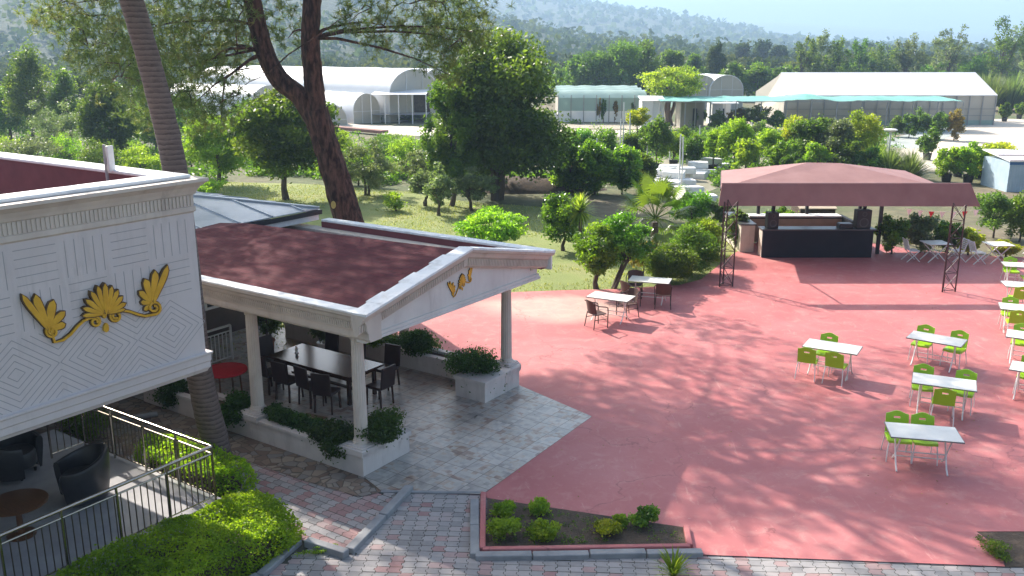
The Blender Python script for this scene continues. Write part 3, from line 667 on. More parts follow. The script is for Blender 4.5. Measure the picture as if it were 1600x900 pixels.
# gable: tympanum, base moulding, raking cornices
tz = lambda y: RP - .02 - (YC - y) * (RP - RZ) / (YC - YL) if y < YC else RP - .02 - (y - YC) * (RP - RZ) / (YR - YC)
mb = MB(); mb.slab([(.0, .1, 2.86), (.0, 5.92, 2.86), (.0, 5.92, 3.3), (.0, YC, RP-.08), (.0, .1, 3.25)], (1, 0, 0), .12)
mb.build('tympanum', M['white'], pav)
mb = MB(); mb.box(-.05, .17, .02, 6.0, 2.74, 2.80); mb.box(-.02, .155, .05, 5.96, 2.80, 2.87); mb.box(-.3, .1, .1, 5.9, 2.80, 2.9)
mb.build('gable_beam', M['white'], pav, bevel=.008)
rk = [(-.35, 0), (-.35, -.1), (-.28, -.40), (-.22, -.40), (-.19, -.37), (-.17, -.36), (-.15, -.20), (-.10, -.16), (-.06, -.07), (.0, -.05), (.02, 0)]
for (y0, z0), (y1, z1), nm in (((YL, RZ), (YC, RP), 'left'), ((YC, RP), (YR, RZ), 'right')):
    A, B_ = Vector((XF, y0, z0)), Vector((XF, y1, z1))
    mb = swept(rk, A, B_, (1, 0, 0)); mb.build('raking_cornice', M['cream'], pav)
    d = (B_ - A); n = int(d.length / .058); mb = MB()
    for i in range(1, n - 1):
        p = A + d * ((i) / n); q = A + d * ((i + .5) / n)
        f = lambda P, o_, dz: (P.x + o_, P.y, P.z + dz)
        mb.add([f(p, -.145, -.345), f(q, -.145, -.345), f(q, -.125, -.20), f(p, -.125, -.20), f(p, -.18, -.345), f(q, -.18, -.345), f(q, -.16, -.20), f(p, -.16, -.20)],
               [(0,1,2,3), (0,4,5,1), (2,6,7,3), (0,3,7,4), (1,5,6,2)])
    mb.build('fluted_frieze', M['cream'], pav)
    mb = MB(); e = 1 if nm == 'left' else -1
    a2 = A + Vector((0, .0, .004)); b2 = B_ + Vector((0, 0, .004))
    # rough overlapping white edging along the verge
    k = 7
    for i in range(k):
        p = a2 + (b2 - a2) * (i / k); q = a2 + (b2 - a2) * ((i + 1) / k - .002); w_ = .40 if i % 2 else .34
        mb.add([(XF+.03, p.y, p.z), (XF+.03, q.y, q.z), (XF-w_, q.y, q.z), (XF-w_, p.y, p.z)] + [(XF+.03, p.y, p.z+.045), (XF+.03, q.y, q.z+.045), (XF-w_, q.y, q.z+.035), (XF-w_, p.y, p.z+.035)],
               [(0,3,2,1), (4,5,6,7), (0,1,5,4), (1,2,6,5), (2,3,7,6), (3,0,4,7)])
    mb.build('white_eave_edge', M['capwhite'], pav)
# columns
def column_mb(h, r=.135):
    n = 48; mb = MB(); prof = [(0, 1.0), (.1, 1.0), (h*.5, .95), (h-.12, .86), (h-.02, .86)]
    rows = []
    vs = []
    for z, k in prof:
        for j in range(n):
            a = 2*math.pi*j/n; rr = r * k * (1 - .075 * (1 if j % 3 == 0 else 0)); vs.append((rr*math.cos(a), rr*math.sin(a), z))
    mb.add(vs, [(i*n+j, i*n+(j+1) % n, (i+1)*n+(j+1) % n, (i+1)*n+j) for i in range(len(prof)-1) for j in range(n)])
    mb.lathe([(r*.98, h-.10), (r*1.02, h-.08), (r*.98, h-.06), (r*1.15, h-.03), (r*1.15, h)], 24)
    mb.lathe([(r*1.25, 0), (r*1.25, .03), (r*1.1, .05), (r*1.12, .07), (r*.98, .1)], 24); return mb
COLS = [(-.27, .26), (-3.25, .26), (-6.6, .26), (-.62, 5.72), (-3.95, 5.8), (-7.6, 5.8)]
c0 = column_mb(2.19).build('column', M['cream'], pav, smooth=True, loc=(COLS[0][0], COLS[0][1], .61))
for x, y in COLS[1:]:
    c = c0.copy(); COL.objects.link(c); c.location = (x, y, .61)
# planter walls
def planter(x0, x1, y0, y1, h, ins=.09):
    mb = MB()
    mb.box(x0, x1, y0, y0+ins, .0, h); mb.box(x0, x1, y1-ins, y1, 0, h); mb.box(x0, x0+ins, y0+ins, y1-ins, 0, h); mb.box(x1-ins, x1, y0+ins, y1-ins, 0, h)
    return mb
def lip(mb, x0, x1, y0, y1, z, o1=.05, wd=.14):
    for dz0, dz1, o_ in ((0, .035, o1*.5), (.036, .10, o1)):
        a, b, c_, d = x0-o_, x1+o_, y0-o_, y1+o_
        mb.box(a, b, c_, y0+wd, z+dz0, z+dz1); mb.box(a, b, y1-wd, d, z+dz0, z+dz1); mb.box(a, x0+wd, y0+wd, y1-wd, z+dz0, z+dz1); mb.box(x1-wd, b, y0+wd, y1-wd, z+dz0, z+dz1)
mb = planter(-6.95, 0, 0, .55, .40); lip(mb, -6.95, 0, 0, .55, .40, .03); mb.build('planter_wall', M['planter'], pav, bevel=.006)
mb = MB(); mb.box(-.55, -.003, .553, 1.36, 0, .40); mb.box(-.58, .03, .59, 1.39, .402, .50); mb.build('planter_return', M['planter'], pav, bevel=.006)
mb = MB(); mb.box(-6.8, -.15, .15, .40, .3, .43); mb.build('planter_soil', M['soil'], pav)
for x, y in COLS[:3]:
    mb = MB()
    for k, (hw, z0, z1) in enumerate(((.36, .44, .535), (.31, .536, .565), (.26, .566, .595), (.21, .596, .612))): mb.box(x-hw, x+(hw if k else min(hw, .30)), y-min(hw, .31), y+min(hw, .33), z0, z1)
    mb.build('pedestal', M['planter'], pav, bevel=.008)
mb = planter(-7.9, -.28, 5.2, 5.78, .40); lip(mb, -7.9, -.28, 5.2, 5.78, .40, .03); mb.build('planter_wall', M['planter'], pav, bevel=.006)
mb = MB(); mb.box(-1.15, -.283, 4.36, 5.195, 0, .46); mb.box(-1.18, -.25, 4.33, 5.82, .462, .55); mb.box(-1.15, -.283, 5.2, 5.79, .40, .46); mb.build('planter_return', M['planter'], pav, bevel=.006)
mb = MB(); mb.box(-7.8, -1.2, 5.32, 5.66, .3, .43); mb.build('planter_soil', M['soil'], pav)
for x, y in COLS[3:]:
    mb = MB()
    for hw, z0, z1 in ((.30, .50, .552), (.25, .553, .585), (.21, .586, .612)): mb.box(x-hw, x+hw, y-hw, y+min(hw, .2), z0, z1)
    mb.build('pedestal', M['planter'], pav, bevel=.008)

# ------------------------------------------------------------------ gold palmette emblem, traced once and given real thickness
def petal(base, tip, wd, bend=0.0, n=9):
    b, t = np.array(base, float), np.array(tip, float); d = t - b; L = np.linalg.norm(d); d /= L; nn = np.array([-d[1], d[0]])
    q = np.linspace(0, 1, n); c = b + d * (q * L)[:, None] + nn * (bend * L * np.sin(q * math.pi * .5) ** 2 * 1.0)[:, None]
    wv = wd * (q ** .55) * np.sqrt(np.clip(1 - q ** 3.2, 0, 1)) + wd * .12 * (1 - q)
    return [tuple(p) for p in np.vstack([c + nn * wv[:, None], (c - nn * wv[:, None])[::-1]])]
def spiral(c, r0, r1, a0, turns, n=26):
    return [(c[0] + (r0 + (r1 - r0) * i / n) * math.cos(a0 + turns * 2 * math.pi * i / n), c[1] + (r0 + (r1 - r0) * i / n) * math.sin(a0 + turns * 2 * math.pi * i / n)) for i in range(n + 1)]
def emblem(parent, f, th, sc, mirror_dark=True, pref=''):
    """f maps drawing coordinates to the wall; petals stand proud of a dark backing"""
    def ribbon(pts, w0, w1, z0, z1, mat, nm):
        P = np.array(pts, float); t = np.gradient(P, axis=0); t /= np.linalg.norm(t, axis=1, keepdims=True) + 1e-9; nn = np.stack([-t[:, 1], t[:, 0]], 1)
        wv = np.linspace(w0, w1, len(P))[:, None] / 2; a = P + nn * wv; b = P - nn * wv; mb = MB(); k = len(P)
        vs = [f(p[0], p[1], z0) for p in a] + [f(p[0], p[1], z0) for p in b] + [f(p[0], p[1], z1) for p in a] + [f(p[0], p[1], z1) for p in b]
        fs = []
        for i in range(k-1): fs += [(2*k+i, 2*k+i+1, 3*k+i+1, 3*k+i), (i, i+1, 2*k+i+1, 2*k+i), (k+i, 3*k+i, 3*k+i+1, k+i+1)]
        fs += [(0, k, 3*k, 2*k), (k-1, 2*k-1, 4*k-1, 3*k-1)]
        mb.add(vs, fs); return mb
    def poly(mb, pts, z0, z1, dome=None):
        n = len(pts); c = np.mean(pts, axis=0); vs = [f(p[0], p[1], z0) for p in pts] + [f(p[0], p[1], z1) for p in pts]
        inn = [f(c[0] + (p[0]-c[0])*.6, c[1] + (p[1]-c[1])*.6, z1 + th*.05) for p in pts]
        vs += inn
        mb.add(vs, [(i, (i+1) % n, n+(i+1) % n, n+i) for i in range(n)] + [(n+i, n+(i+1) % n, 2*n+(i+1) % n, 2*n+i) for i in range(n)] + [tuple(2*n+i for i in range(n))])
    groups = {
     'left_wing': ((212, 252), [((112, 78), 17, -.10), ((182, 84), 24, -.14), ((258, 120), 24, -.10), ((298, 168), 20, .0), ((298, 218), 20, .1), ((262, 258), 13, .1)], 1),
     'right_wing': ((712, 128), [((758, -52), 17, .10), ((700, -22), 20, .12), ((660, 22), 21, .10), ((645, 76), 18, .02), ((655, 122), 14, -.05), ((668, 158), 13, -.1)], 1),
     'shell': ((484, 178), [((378, 188), 13, 0), ((378, 152), 15, 0), ((390, 112), 16, 0), ((414, 74), 16, 0), ((444, 48), 16, 0), ((478, 36), 17, 0), ((512, 48), 16, 0), ((542, 66), 16, 0), ((564, 96), 16, 0), ((580, 128), 15, 0), ((578, 156), 12, 0)], 0)}
    for nm, (b, tips, isw) in groups.items():
        dk = MB(); gd = MB()
        for q_, (tip, wd, bend) in enumerate(tips):
            q_ = abs(q_ - 5) if nm == 'shell' else q_; zo = th * .10 * (len(tips) - q_); wd *= 1.22 if isw else 1.12
            vec = np.array(tip) - np.array(b); L = np.linalg.norm(vec); tip2 = tuple(np.array(b) + vec * (1 + 5 / L))
            poly(dk, petal(b, tip2, wd + 5, bend), 0, th * .3 + zo)
            poly(gd, petal(b, tip, wd - 1.5, bend), th * .25 + zo, th * .38 + zo)
        gd.build(nm, M['gold'], parent); dk.build(nm + '_outline', M['golddark'], parent)
    scr = [spiral((236, 262), 10, 30, 1.2, 1.5) + [(250, 312), (290, 302), (325, 275), (355, 240), (385, 212), (412, 200)] + spiral((440, 216), 26, 8, -2.4, 1.5, 20),
           spiral((535, 190), 8, 27, .5, 1.5) + [(565, 164), (600, 168), (640, 182), (675, 190), (705, 184)] + spiral((716, 150), 32, 8, 1.3, -1.5, 22)]
    for pts in scr:
        ribbon(pts, 17, 17, 0, th * .45, 0, '').build('scroll_outline', M['golddark'], parent)
        ribbon(pts, 10, 10, th * .4, th * .85, 0, '').build('scroll', M['gold'], parent)
    mb = MB(); poly(mb, petal((492, 222), (490, 266), 17), 0, th * .8); mb.build('drop', M['gold'], parent); mb = MB(); poly(mb, petal((480, 200), (480, 170), 15), th*.2, th); mb.build('centre_bud', M['gold'], parent)

# emblem on the gable (drawing unit -> metres)
ge = thing('gold_emblem', 'small gold winged shell emblem mounted on the pavilion gable', 'emblem', L2W(.125, 2.95, 3.20), PA)
emblem(ge, lambda x, y, z: (z, (x - 435) * .00125 , (200 - y) * .0016 ), .02, 1)

# ------------------------------------------------------------------ the left building
bld = thing('white_building', 'white building with grooved wall patterns, heavy cornice and red lined roof parapet', 'building', L2W(-.99, -2.55, 0), PA)
# local: x outward from the facade, y along it (0 at the corner, negative to the left), z up
def fbox(name, x0, x1, y0, y1, z0, z1, mat, bev=.008):
    return MB().box(x0, x1, y0, y1, z0, z1).build(name, mat, bld, bevel=bev)
fbox('upper_wall', -.25, 0, -11, -.02, 3.08, 5.50, M['facade'], 0)
fbox('side_wall', -9.5, -.252, -.27, -.02, 3.08, 5.50, M['facade'], 0)
mold = [(-.3, .0), (-.3, -.34), (.0, -.34), (.02, -.30), (.045, -.27), (.045, -.17), (.06, -.15), (.06, -.05), (.085, -.03), (.085, .0)]
mb = swept(mold, (0, -11, 3.10), (0, -.02, 3.10), (1, 0, 0), mitre=(0, 1, 0)); mb.build('base_moulding', M['facade'], bld)
mb = swept(mold, (-9.5, -.02, 3.10), (0, -.02, 3.10), (0, 1, 0), mitre=(1, 0, 0)); mb.build('base_moulding', M['facade'], bld)
corn = [(-.3, 0), (-.3, -.55), (.0, -.55), (.03, -.52), (.03, -.45), (.015, -.44), (.015, -.26), (.04, -.25), (.06, -.20), (.10, -.13), (.17, -.07), (.20, -.05), (.20, 0)]
mb = swept(corn, (0, -11, 6.0), (0, -.02, 6.0), (1, 0, 0), mitre=(0, 1, 0)); mb.build('cornice', M['cream'], bld)
mb = swept(corn, (-9.5, -.02, 6.0), (0, -.02, 6.0), (0, 1, 0), mitre=(1, 0, 0)); mb.build('cornice', M['cream'], bld)
mb = MB()
for i in range(int(10.9 / .066)):
    y = -.03 - i * .066; mb.box(.012, .03, y-.04, y, 5.565, 5.735)
mb.build('fluted_frieze', M['cream'], bld)
mb = MB(); mb.box(-.42, .0, -11, .0, 6.002, 6.06); mb.box(-9.5, -.422, -.42, .0, 6.002, 6.06); mb.build('parapet_cap', M['capwhite'], bld, bevel=.02)
mb = MB(); mb.box(-9.5, -.26, -.40, -.275, 4.4, 6.0); mb.box(-.40, -.262, -11, -.402, 4.4, 6.0); mb.box(-9.6, -9.5, -11, -.3, 4.4, 6.0); mb.build('parapet_lining', M['redwall'], bld)
fbox('parapet_pier', -6.3, -5.9, -3.3, -2.9, 4.4, 6.25, M['white'])
mb = MB(); mb.box(-9.5, -.3, -11, -.3, 4.30, 4.38); mb.build('flat_roof', M['redwall'], bld)
fbox('soffit', -9.5, -.1, -11, -.1, 2.80, 3.0, M['white'], 0)
# grooves in the upper wall: flat grey strips paint the shade inside them
mb = MB(); gx = .0022; gw = .011
def groove_shade(y0, z0, y1, z1):
    d = Vector((0, y1-y0, z1-z0)); n = Vector((0, -d.z, d.y)).normalized() * gw / 2; a = Vector((gx, y0, z0)); b = Vector((gx, y1, z1))
    mb.add([a+n, a-n, b-n, b+n], [(0,1,2,3)])
bw, bh = .72, .62
for r_ in range(2):
    for c_ in range(15):
        y1 = -.12 - c_ * bw; y0 = y1 - bw; zt = 5.40 - r_ * bh; zb = zt - bh
        if (r_ + c_) % 2:
            for k in range(5): z = zb + bh * (k + .5) / 5; groove_shade(y0 + .06, z, y1 - .06, z)
        else:
            for k in range(5): y = y0 + bw * (k + .5) / 5; groove_shade(y, zb + .04, y, zt - .04)
zc, dh, dw = 3.62, .50, .62
for c_ in range(9):
    yc = -.60 - c_ * 1.26
    for k in range(1, 6):
        s_ = k / 5.0; a_, b_ = dw * s_, dh * s_
        for sy in (-1, 1):
            for sz in (-1, 1): groove_shade(yc + sy * a_, zc, yc, zc + sz * b_)
    for k in range(1, 5):                      # chevrons between the diamonds
        s_ = k / 5.0
        for sz in (-1, 1):
            ym = yc - .63; groove_shade(ym - .62 * (1 - s_), zc + sz * dh * 1.0, ym, zc + sz * dh * s_ * 1.0); groove_shade(ym + .62 * (1 - s_), zc + sz * dh, ym, zc + sz * dh * s_)
mb.build('groove_shade_strips', M['groove_shade'], bld)
# big emblem: traced in photo pixels on the wall plane
FX = W2L(bld.location)[0]
def wall_pt(px, py):
    d = FWD + np.array([1., 0, 0]) * (px - 800) / CF + UPV * (450 - py) / CF
    o_ = np.array([0, 0, CH]) - PO; t = (FX - o_ @ PU) / (d @ PU); q = o_ + d * t
    return float(q @ PV) + 2.55, float(q[2])
be = thing('gold_emblem', 'large gold winged shell emblem with scrolls on the white building wall', 'emblem', L2W(-.99 + .003, -2.55, 0), PA)
def fmap(x, y, z):
    yy, zz = wall_pt(x / 3.0, 430 + y / 3.0); return (z, yy, zz)
emblem(be, fmap, .055, 1)
# ground floor of the building under the overhang: column, wall, glass doors
fbox('lower_wall', -9.5, -5.3, -11, -1.35, .0, 2.795, M['white'], 0)
mb = MB(); mb.box(-5.6, -5.31, -1.8, -1.35, .35, 2.79)
mb.build('side_pier', M['white'], bld, bevel=.01)
for y in (-1.95, -3.05, -4.15, -5.25):
    fr = MB()
    fr.box(-5.298, -5.24, y-1.0, y-.93, .38, 2.6); fr.box(-5.298, -5.24, y-.07, y, .38, 2.6); fr.box(-5.298, -5.24, y-.93, y-.07, 2.52, 2.6); fr.box(-5.298, -5.24, y-.93, y-.07, .38, .46); fr.box(-5.298, -5.25, y-.93, y-.07, 1.3, 1.36)
    fo = fr.build('glass_door', M['whitepaint'], bld); MB().box(-5.29, -5.27, y-.93, y-.07, .46, 2.52).build('pane', M['glass'], fo)
    hd = MB(); hd.bar((-5.2, y-.85, 1.2), (-5.2, y-.85, 1.5), .03); hd.build('handle', M['steel'], fo)
# raised terrace
mb = MB(); mb.box(-5.30, -.0, -11, -.02, .02, .345); mb.build('terrace_base', M['white'], bld)
mb = MB(); mb.box(-5.295, .03, -11, .03, .347, .385); mb.build('terrace_floor', M['marble'], bld)
mb = MB()
for z in (.0,): mb.lathe([(.17, .386), (.17, .42), (.14, .46), (.13, .6), (.125, 2.6), (.16, 2.7), (.18, 2.795)], 20, (-4.55, -1.05))
mb.build('round_pillar', M['white'], bld, smooth=True)
# railing, a thing of its own parts
rl = thing('metal_railing', 'bronze metal railing with thin bars around the raised terrace', 'railing', L2W(-.99, -2.55, .385), PA)
def rail_run(a, b, nseg):
    a, b = Vector(a), Vector(b); d = b - a; up = Vector((0, 0, 1))
    t = MB(); t.tube([a + up * 1.0, b + up * 1.0], .030, 10); t.build('top_rail', M['steel'], rl, smooth=True)
    t = MB(); t.tube([a + up * .87, b + up * .87], .018, 8); t.build('middle_rail', M['steel'], rl, smooth=True)
    t = MB(); t.tube([a + up * .08, b + up * .08], .015, 8); t.build('bottom_rail', M['steel'], rl, smooth=True)
    for i in range(nseg + 1):
        p = a + d * (i / nseg); t = MB(); t.tube([p + up * 0, p + up * .97], .024, 8); t.lathe([(.05, .0), (.05, .012), (.03, .02)], 12)
        t = MB(); t.tube([p, p + up * .98], .022, 8); t.build('post', M['steel'], rl, smooth=True)
    nb = int(d.length / .115); t = MB()
    for i in range(1, nb):
        p = a + d * (i / nb); t.tube([p + up * .08, p + up * .87], .010, 6, cap=False)
    t.build('bars', M['steeldark'], rl, smooth=True)
rail_run((-.03, -.06, 0), (-.03, -8.16, 0), 9)
rail_run((-.03, -.06, 0), (-4.0, -.06, 0), 4)
rail_run((-4.0, -.06, 0), (-4.0, -.75, 0), 1)

# antenna unit on the parapet
an = thing('antenna', 'small white antenna panel on a grey pole on the building roof', 'antenna', L2W(-2.53, -3.03, 4.38), PA + .3)
mb = MB(); mb.tube([(0, 0, 0), (0, 0, 2.1)], .025, 8); mb.build('pole', M['greypost'], an, smooth=True)
mb = MB(); mb.box(.05, .09, -.03, .11, 1.66, 2.08); mb.build('panel', M['whitepaint'], an, bevel=.01)
mb = MB(); mb.box(.0, .049, .0, .05, 1.8, 1.9); mb.build('bracket', M['greypost'], an)

# ------------------------------------------------------------------ the restaurant behind with the metal roof
rb = thing('restaurant_building', 'low building with pale blue sheet metal roof joined to the back of the pavilion', 'building', L2W(-7.4, 6.3, 0), PA)
ZE, ZR = 3.62, 4.25
EX, EY = -12, -14
def mplane(name, pts): 
    m_ = MB(); m_.slab(pts, (0, 0, 1), .03); return m_.build(name, M['metalroof'], rb)
hipd = 3.3
rf = mplane('roof', [(0, 0, ZE), (0, EY, ZE), (-hipd, EY, ZR), (-hipd, -hipd, ZR)])
mplane('roof', [(0, 0, ZE), (EX, 0, ZE), (EX, -hipd, ZR), (-hipd, -hipd, ZR)])
mplane('roof', [(-hipd, -hipd, ZR), (-hipd, EY, ZR), (EX, EY, ZR - .02), (EX, -hipd, ZR - .02)])
sm = MB()
for k in range(12):
    y = -.6 - k * 1.1; t = min(1, (-y) / hipd)
    sm.bar((0, y, ZE + .045), (-hipd * t, y, ZE + (ZR - ZE) * t + .045), .05, .035)
for k in range(9):
    x = -.6 - k * 1.2; t = min(1, (-x) / hipd); sm.bar((x, 0, ZE + .045), (x, -hipd * t, ZE + (ZR - ZE) * t + .045), .05, .035)
sm.bar((0, 0, ZE + .05), (-hipd, -hipd, ZR + .05), .12, .04); sm.bar((-hipd, -hipd, ZR+.05), (-hipd, EY, ZR+.05), .12, .04); sm.bar((-hipd, -hipd, ZR+.05), (EX, -hipd, ZR+.05), .12, .04)
sm.build('roof_seams', M['metalroof'], rb)
mb = MB(); mb.box(-.02, .05, EY, .05, ZE-.14, ZE-.02); mb.build('gutter', M['black'], rb)
mb = MB(); mb.box(EX, -.025, -.02, .05, ZE-.14, ZE-.02); mb.box(-.5, -.021, -2.5, -.021, ZE-.30, ZE-.15); mb.build('fascia', M['whitepaint'], rb)
# walls below (seen through the pavilion)
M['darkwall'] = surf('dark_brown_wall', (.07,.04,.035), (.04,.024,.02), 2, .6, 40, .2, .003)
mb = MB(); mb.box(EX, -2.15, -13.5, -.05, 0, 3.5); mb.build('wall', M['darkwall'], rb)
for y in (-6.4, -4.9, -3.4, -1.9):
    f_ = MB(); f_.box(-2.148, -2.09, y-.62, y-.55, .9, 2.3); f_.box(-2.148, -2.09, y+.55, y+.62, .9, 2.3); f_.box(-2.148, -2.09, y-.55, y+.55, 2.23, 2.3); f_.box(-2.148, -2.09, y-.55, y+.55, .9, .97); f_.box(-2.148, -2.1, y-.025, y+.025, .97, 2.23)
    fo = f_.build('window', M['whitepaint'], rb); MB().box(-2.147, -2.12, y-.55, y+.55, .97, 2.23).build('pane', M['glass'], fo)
# white inner railing and pots near the entrance
ir = thing('white_railing', 'short white barred railing in the shade behind the round red table', 'railing', L2W(-7.6, 1.6, .04), PA)
for z_, w_ in ((.95, .05), (.8, .03), (.1, .03)): MB().bar((0, 0, z_), (0, 1.5, z_), w_).build('rail', M['whitepaint'], ir)
mb = MB()
for k in range(13): mb.bar((0, .12*k+.03, .1), (0, .12*k+.03, .8), .018)
mb.build('bars', M['whitepaint'], ir)
for y in (0, 1.5): MB().bar((0, y, 0), (0, y, .95), .045).build('post', M['whitepaint'], ir)

# ------------------------------------------------------------------ green chairs and white folding tables
def chair_proto(loc, rz, label, group):
    """faces +y (the back is at -y)"""
    o = thing('green_chair', label, 'chair', loc, rz, group)
    W_ = .44
    mb = MB(); nx = 9
    def sheet_(rows, th):
        k = len(rows); n = len(rows[0]); vs = [p for r in rows for p in r]; nn = len(vs)
        off = [(p[0] + th[0], p[1] + th[1], p[2] + th[2]) for p in vs]; vs = vs + off
        fs = [(j*n+i, j*n+i+1, (j+1)*n+i+1, (j+1)*n+i) for j in range(k-1) for i in range(n-1)]
        fs2 = [tuple(q + nn for q in f[::-1]) for f in fs]
        ed = [(i, i+1) for i in range(n-1)] + [((k-1)*n+i+1, (k-1)*n+i) for i in range(n-1)] + [((j+1)*n, j*n) for j in range(k-1)] + [(j*n+n-1, (j+1)*n+n-1) for j in range(k-1)]
        return vs, fs + fs2 + [(b, a, a+nn, b+nn) for a, b in ed]
    rows = []
    for y, z in ((.25, .405), (.24, .43), (.20, .442), (0, .438), (-.17, .43), (-.20, .44)):
        rows.append([((i/(nx-1)-.5)*W_, y, z + .012 * abs(i/(nx-1)-.5)*2) for i in range(nx)])
    mb.add(*sheet_(rows, (0, 0, -.018))); mb.build('seat', M['chairgreen'], o, smooth=True)
    # back: curved panel with a wavy top, a handle slot and a row of slits low down
    mb = MB(); zs = [.44, .50, .56, .62, .68, .715, .755, .80, .84]
    n = 15
    def pt(i, z):
        u = i/(n-1)*2-1; top = 0
        if z > .79: top = .028 * math.cos(u * math.pi * 1.0) * (1 if z > .83 else .5)
        return (u * W_/2 * (1.0 if z < .8 else .985), -.20 - (z - .44) * .22 - .035 * (1 - u*u) + .0, z + top)
    grid = [[pt(i, z) for i in range(n)] for z in zs]; nn = len(zs) * n
    vs = [p for r in grid for p in r]; vs += [(p[0], p[1] - .016, p[2]) for p in vs]
    def hole(j, i):
        if j == 5 and 5 <= i <= 8: return True
        return False
    cells = {(j, i) for j in range(len(zs)-1) for i in range(n-1) if not hole(j, i)}; fs = []
    for j, i in cells:
        a, b, c, d = j*n+i, j*n+i+1, (j+1)*n+i+1, (j+1)*n+i
        fs += [(a, b, c, d), (d+nn, c+nn, b+nn, a+nn)]
        for (dj, di), (p, q) in (((-1, 0), (a, b)), ((0, 1), (b, c)), ((1, 0), (c, d)), ((0, -1), (d, a))):
            if (j+dj, i+di) not in cells: fs.append((q, p, p+nn, q+nn))
    mb.add(vs, fs); mb.build('backrest', M['chairgreen'], o, smooth=True)
    for sx in (-1, 1):
        MB().tube([(sx*.20, .21, .43), (sx*.225, .25, .2), (sx*.235, .27, .0)], [.014, .012, .010], 8).build('leg', M['whitepaint'], o, smooth=True)
        MB().tube([(sx*.20, -.19, .45), (sx*.225, -.25, .2), (sx*.235, -.30, .0)], [.014, .012, .010], 8).build('leg', M['whitepaint'], o, smooth=True)
        mb = MB(); mb.box(sx*.215-.012, sx*.215+.012, -.20, .18, .39, .435); mb.build('side_rim', M['chairgreen'], o, bevel=.006)
    return o
def table_proto(loc, rz, label, group, L=1.32, Wd=.76, name='white_table'):
    o = thing(name, label, 'table', loc, rz, group)
    mb = MB(); mb.box(-L/2+.012, L/2-.012, -Wd/2+.012, Wd/2-.012, .724, .746); mb.build('tabletop', M['tabletop'], o)
    mb = MB()
    mb.box(-L/2, L/2, -Wd/2, -Wd/2+.0115, .72, .743); mb.box(-L/2, L/2, Wd/2-.0115, Wd/2, .72, .743); mb.box(-L/2, -L/2+.0115, -Wd/2+.012, Wd/2-.012, .72, .743); mb.box(L/2-.0115, L/2, -Wd/2+.012, Wd/2-.012, .72, .743)
    mb.build('edge_band', M['tableedge'], o)
    for sx in (-1, 1):
        x = sx * (L/2 - .20)
        for sy in (-1, 1):
            xo = x + sy * .018
            MB().tube([(xo, -sy*.24, .715), (xo, -sy*.16, .60), (xo, -sy*.03, .42), (xo, sy*.06, .28), (xo, sy*.20, .10), (xo, sy*.33, .015)], .016, 8).build('leg', M['whitepaint'], o, smooth=True)
    mb = MB(); mb.tube([(-(L/2-.20), .05, .28), ((L/2-.20), .05, .28)], .013, 8); mb.build('stretcher', M['whitepaint'], o, smooth=True)
    mb = MB(); mb.tube([(-(L/2-.20), -.24, .70), ((L/2-.20), -.24, .70)], .012, 8); mb.build('top_rail', M['whitepaint'], o, smooth=True)
    mb = MB(); mb.tube([(-(L/2-.20), .24, .10), ((L/2-.20), .24, .10)], .012, 8); mb.build('foot_rail', M['whitepaint'], o, smooth=True)
    return o
GT, GC = 'white folding tables on the red terrace', 'green chairs around the white tables'
# centre, angle, label, [(chair local x, side, twist, label)]
def corner_c(px, py, ang, L=1.32, Wd=.76):   # from the far left top corner
    p = bp(px, py, .745)[:2]; a = R_(ang); u = np.array([math.cos(a), math.sin(a)]); v = np.array([-u[1], u[0]])
    return tuple(p + u * L/2 - v * Wd/2)
TB = [
 ((8.02, 21.78), -30.6, 'white folding table standing alone left of the other green chair tables',
   [(-.22, 1, 0, 'green chair on the far side of the lone left white table'), (-.47, -1, 4, 'left of two green chairs backing toward the camera at the lone left table'), (.22, -1, -3, 'right of two green chairs backing toward the camera at the lone left table')]),
 ((10.91, 22.41), -37, 'white folding table with two spaced green chairs behind and none in front',
   [(-.42, 1, 0, 'green chair behind the left half of the table that has no chair in front'), (.38, 1, -6, 'green chair behind the right half of the table that has no chair in front')]),
 ((9.67, 19.28), -25, 'white folding table with two green chairs behind and one in front',
   [(-.42, 1, 3, 'green chair behind the left half of the three chair table near right'), (.42, 1, -8, 'green chair behind the right half of the three chair table near right'), (.02, -1, 2, 'single green chair in front of the three chair table near right, back to camera')]),
 ((8.0, 16.5), -12.2, 'nearest white folding table with two touching green chairs tucked behind',
   [(-.36, 1, 0, 'left green chair of the touching pair tucked behind the nearest table'), (.12, 1, 0, 'right green chair of the touching pair tucked behind the nearest table')]),
 (corner_c(1573, 516, -30), -30, 'white table at the right edge in the middle of the file of tables',
   [(-.30, 1, -2, 'green chair behind the middle table of the right edge file'), (.45, -1, 0, 'green chair in front of the middle table of the right edge file')]),
 (corner_c(1581, 565, -33), -33, 'white table at the right edge closest to the camera',
   [(-.28, 1, -3, 'green chair behind the closest table of the right edge file')]),
 (corner_c(1559, 474, -22), -22, 'white table at the right edge just behind the middle table',
   [(-.30, 1, 0, 'green chair behind the right edge table next beyond the middle one'), (-.25, -1, 3, 'olive lit green chair before the right edge table next beyond the middle one')]),
 (corner_c(1562, 440, -14), -14, 'grey edged white table near the right truss post at the right edge',
   [(-.30, -1, 2, 'green chair in front of the right edge table beside the truss post'), (.42, -1, -2, 'green chair half outside the frame at the table beside the truss post')]),
 (corner_c(1563, 410, -16), -16, 'farthest white table of the right edge file near the white slatted chairs',
   [(-.28, 1, 0, 'green chair behind the farthest table of the right edge file'), (.10, -1, 3, 'green chair in front of the farthest table of the right edge file')]),
]
tp = cp = None
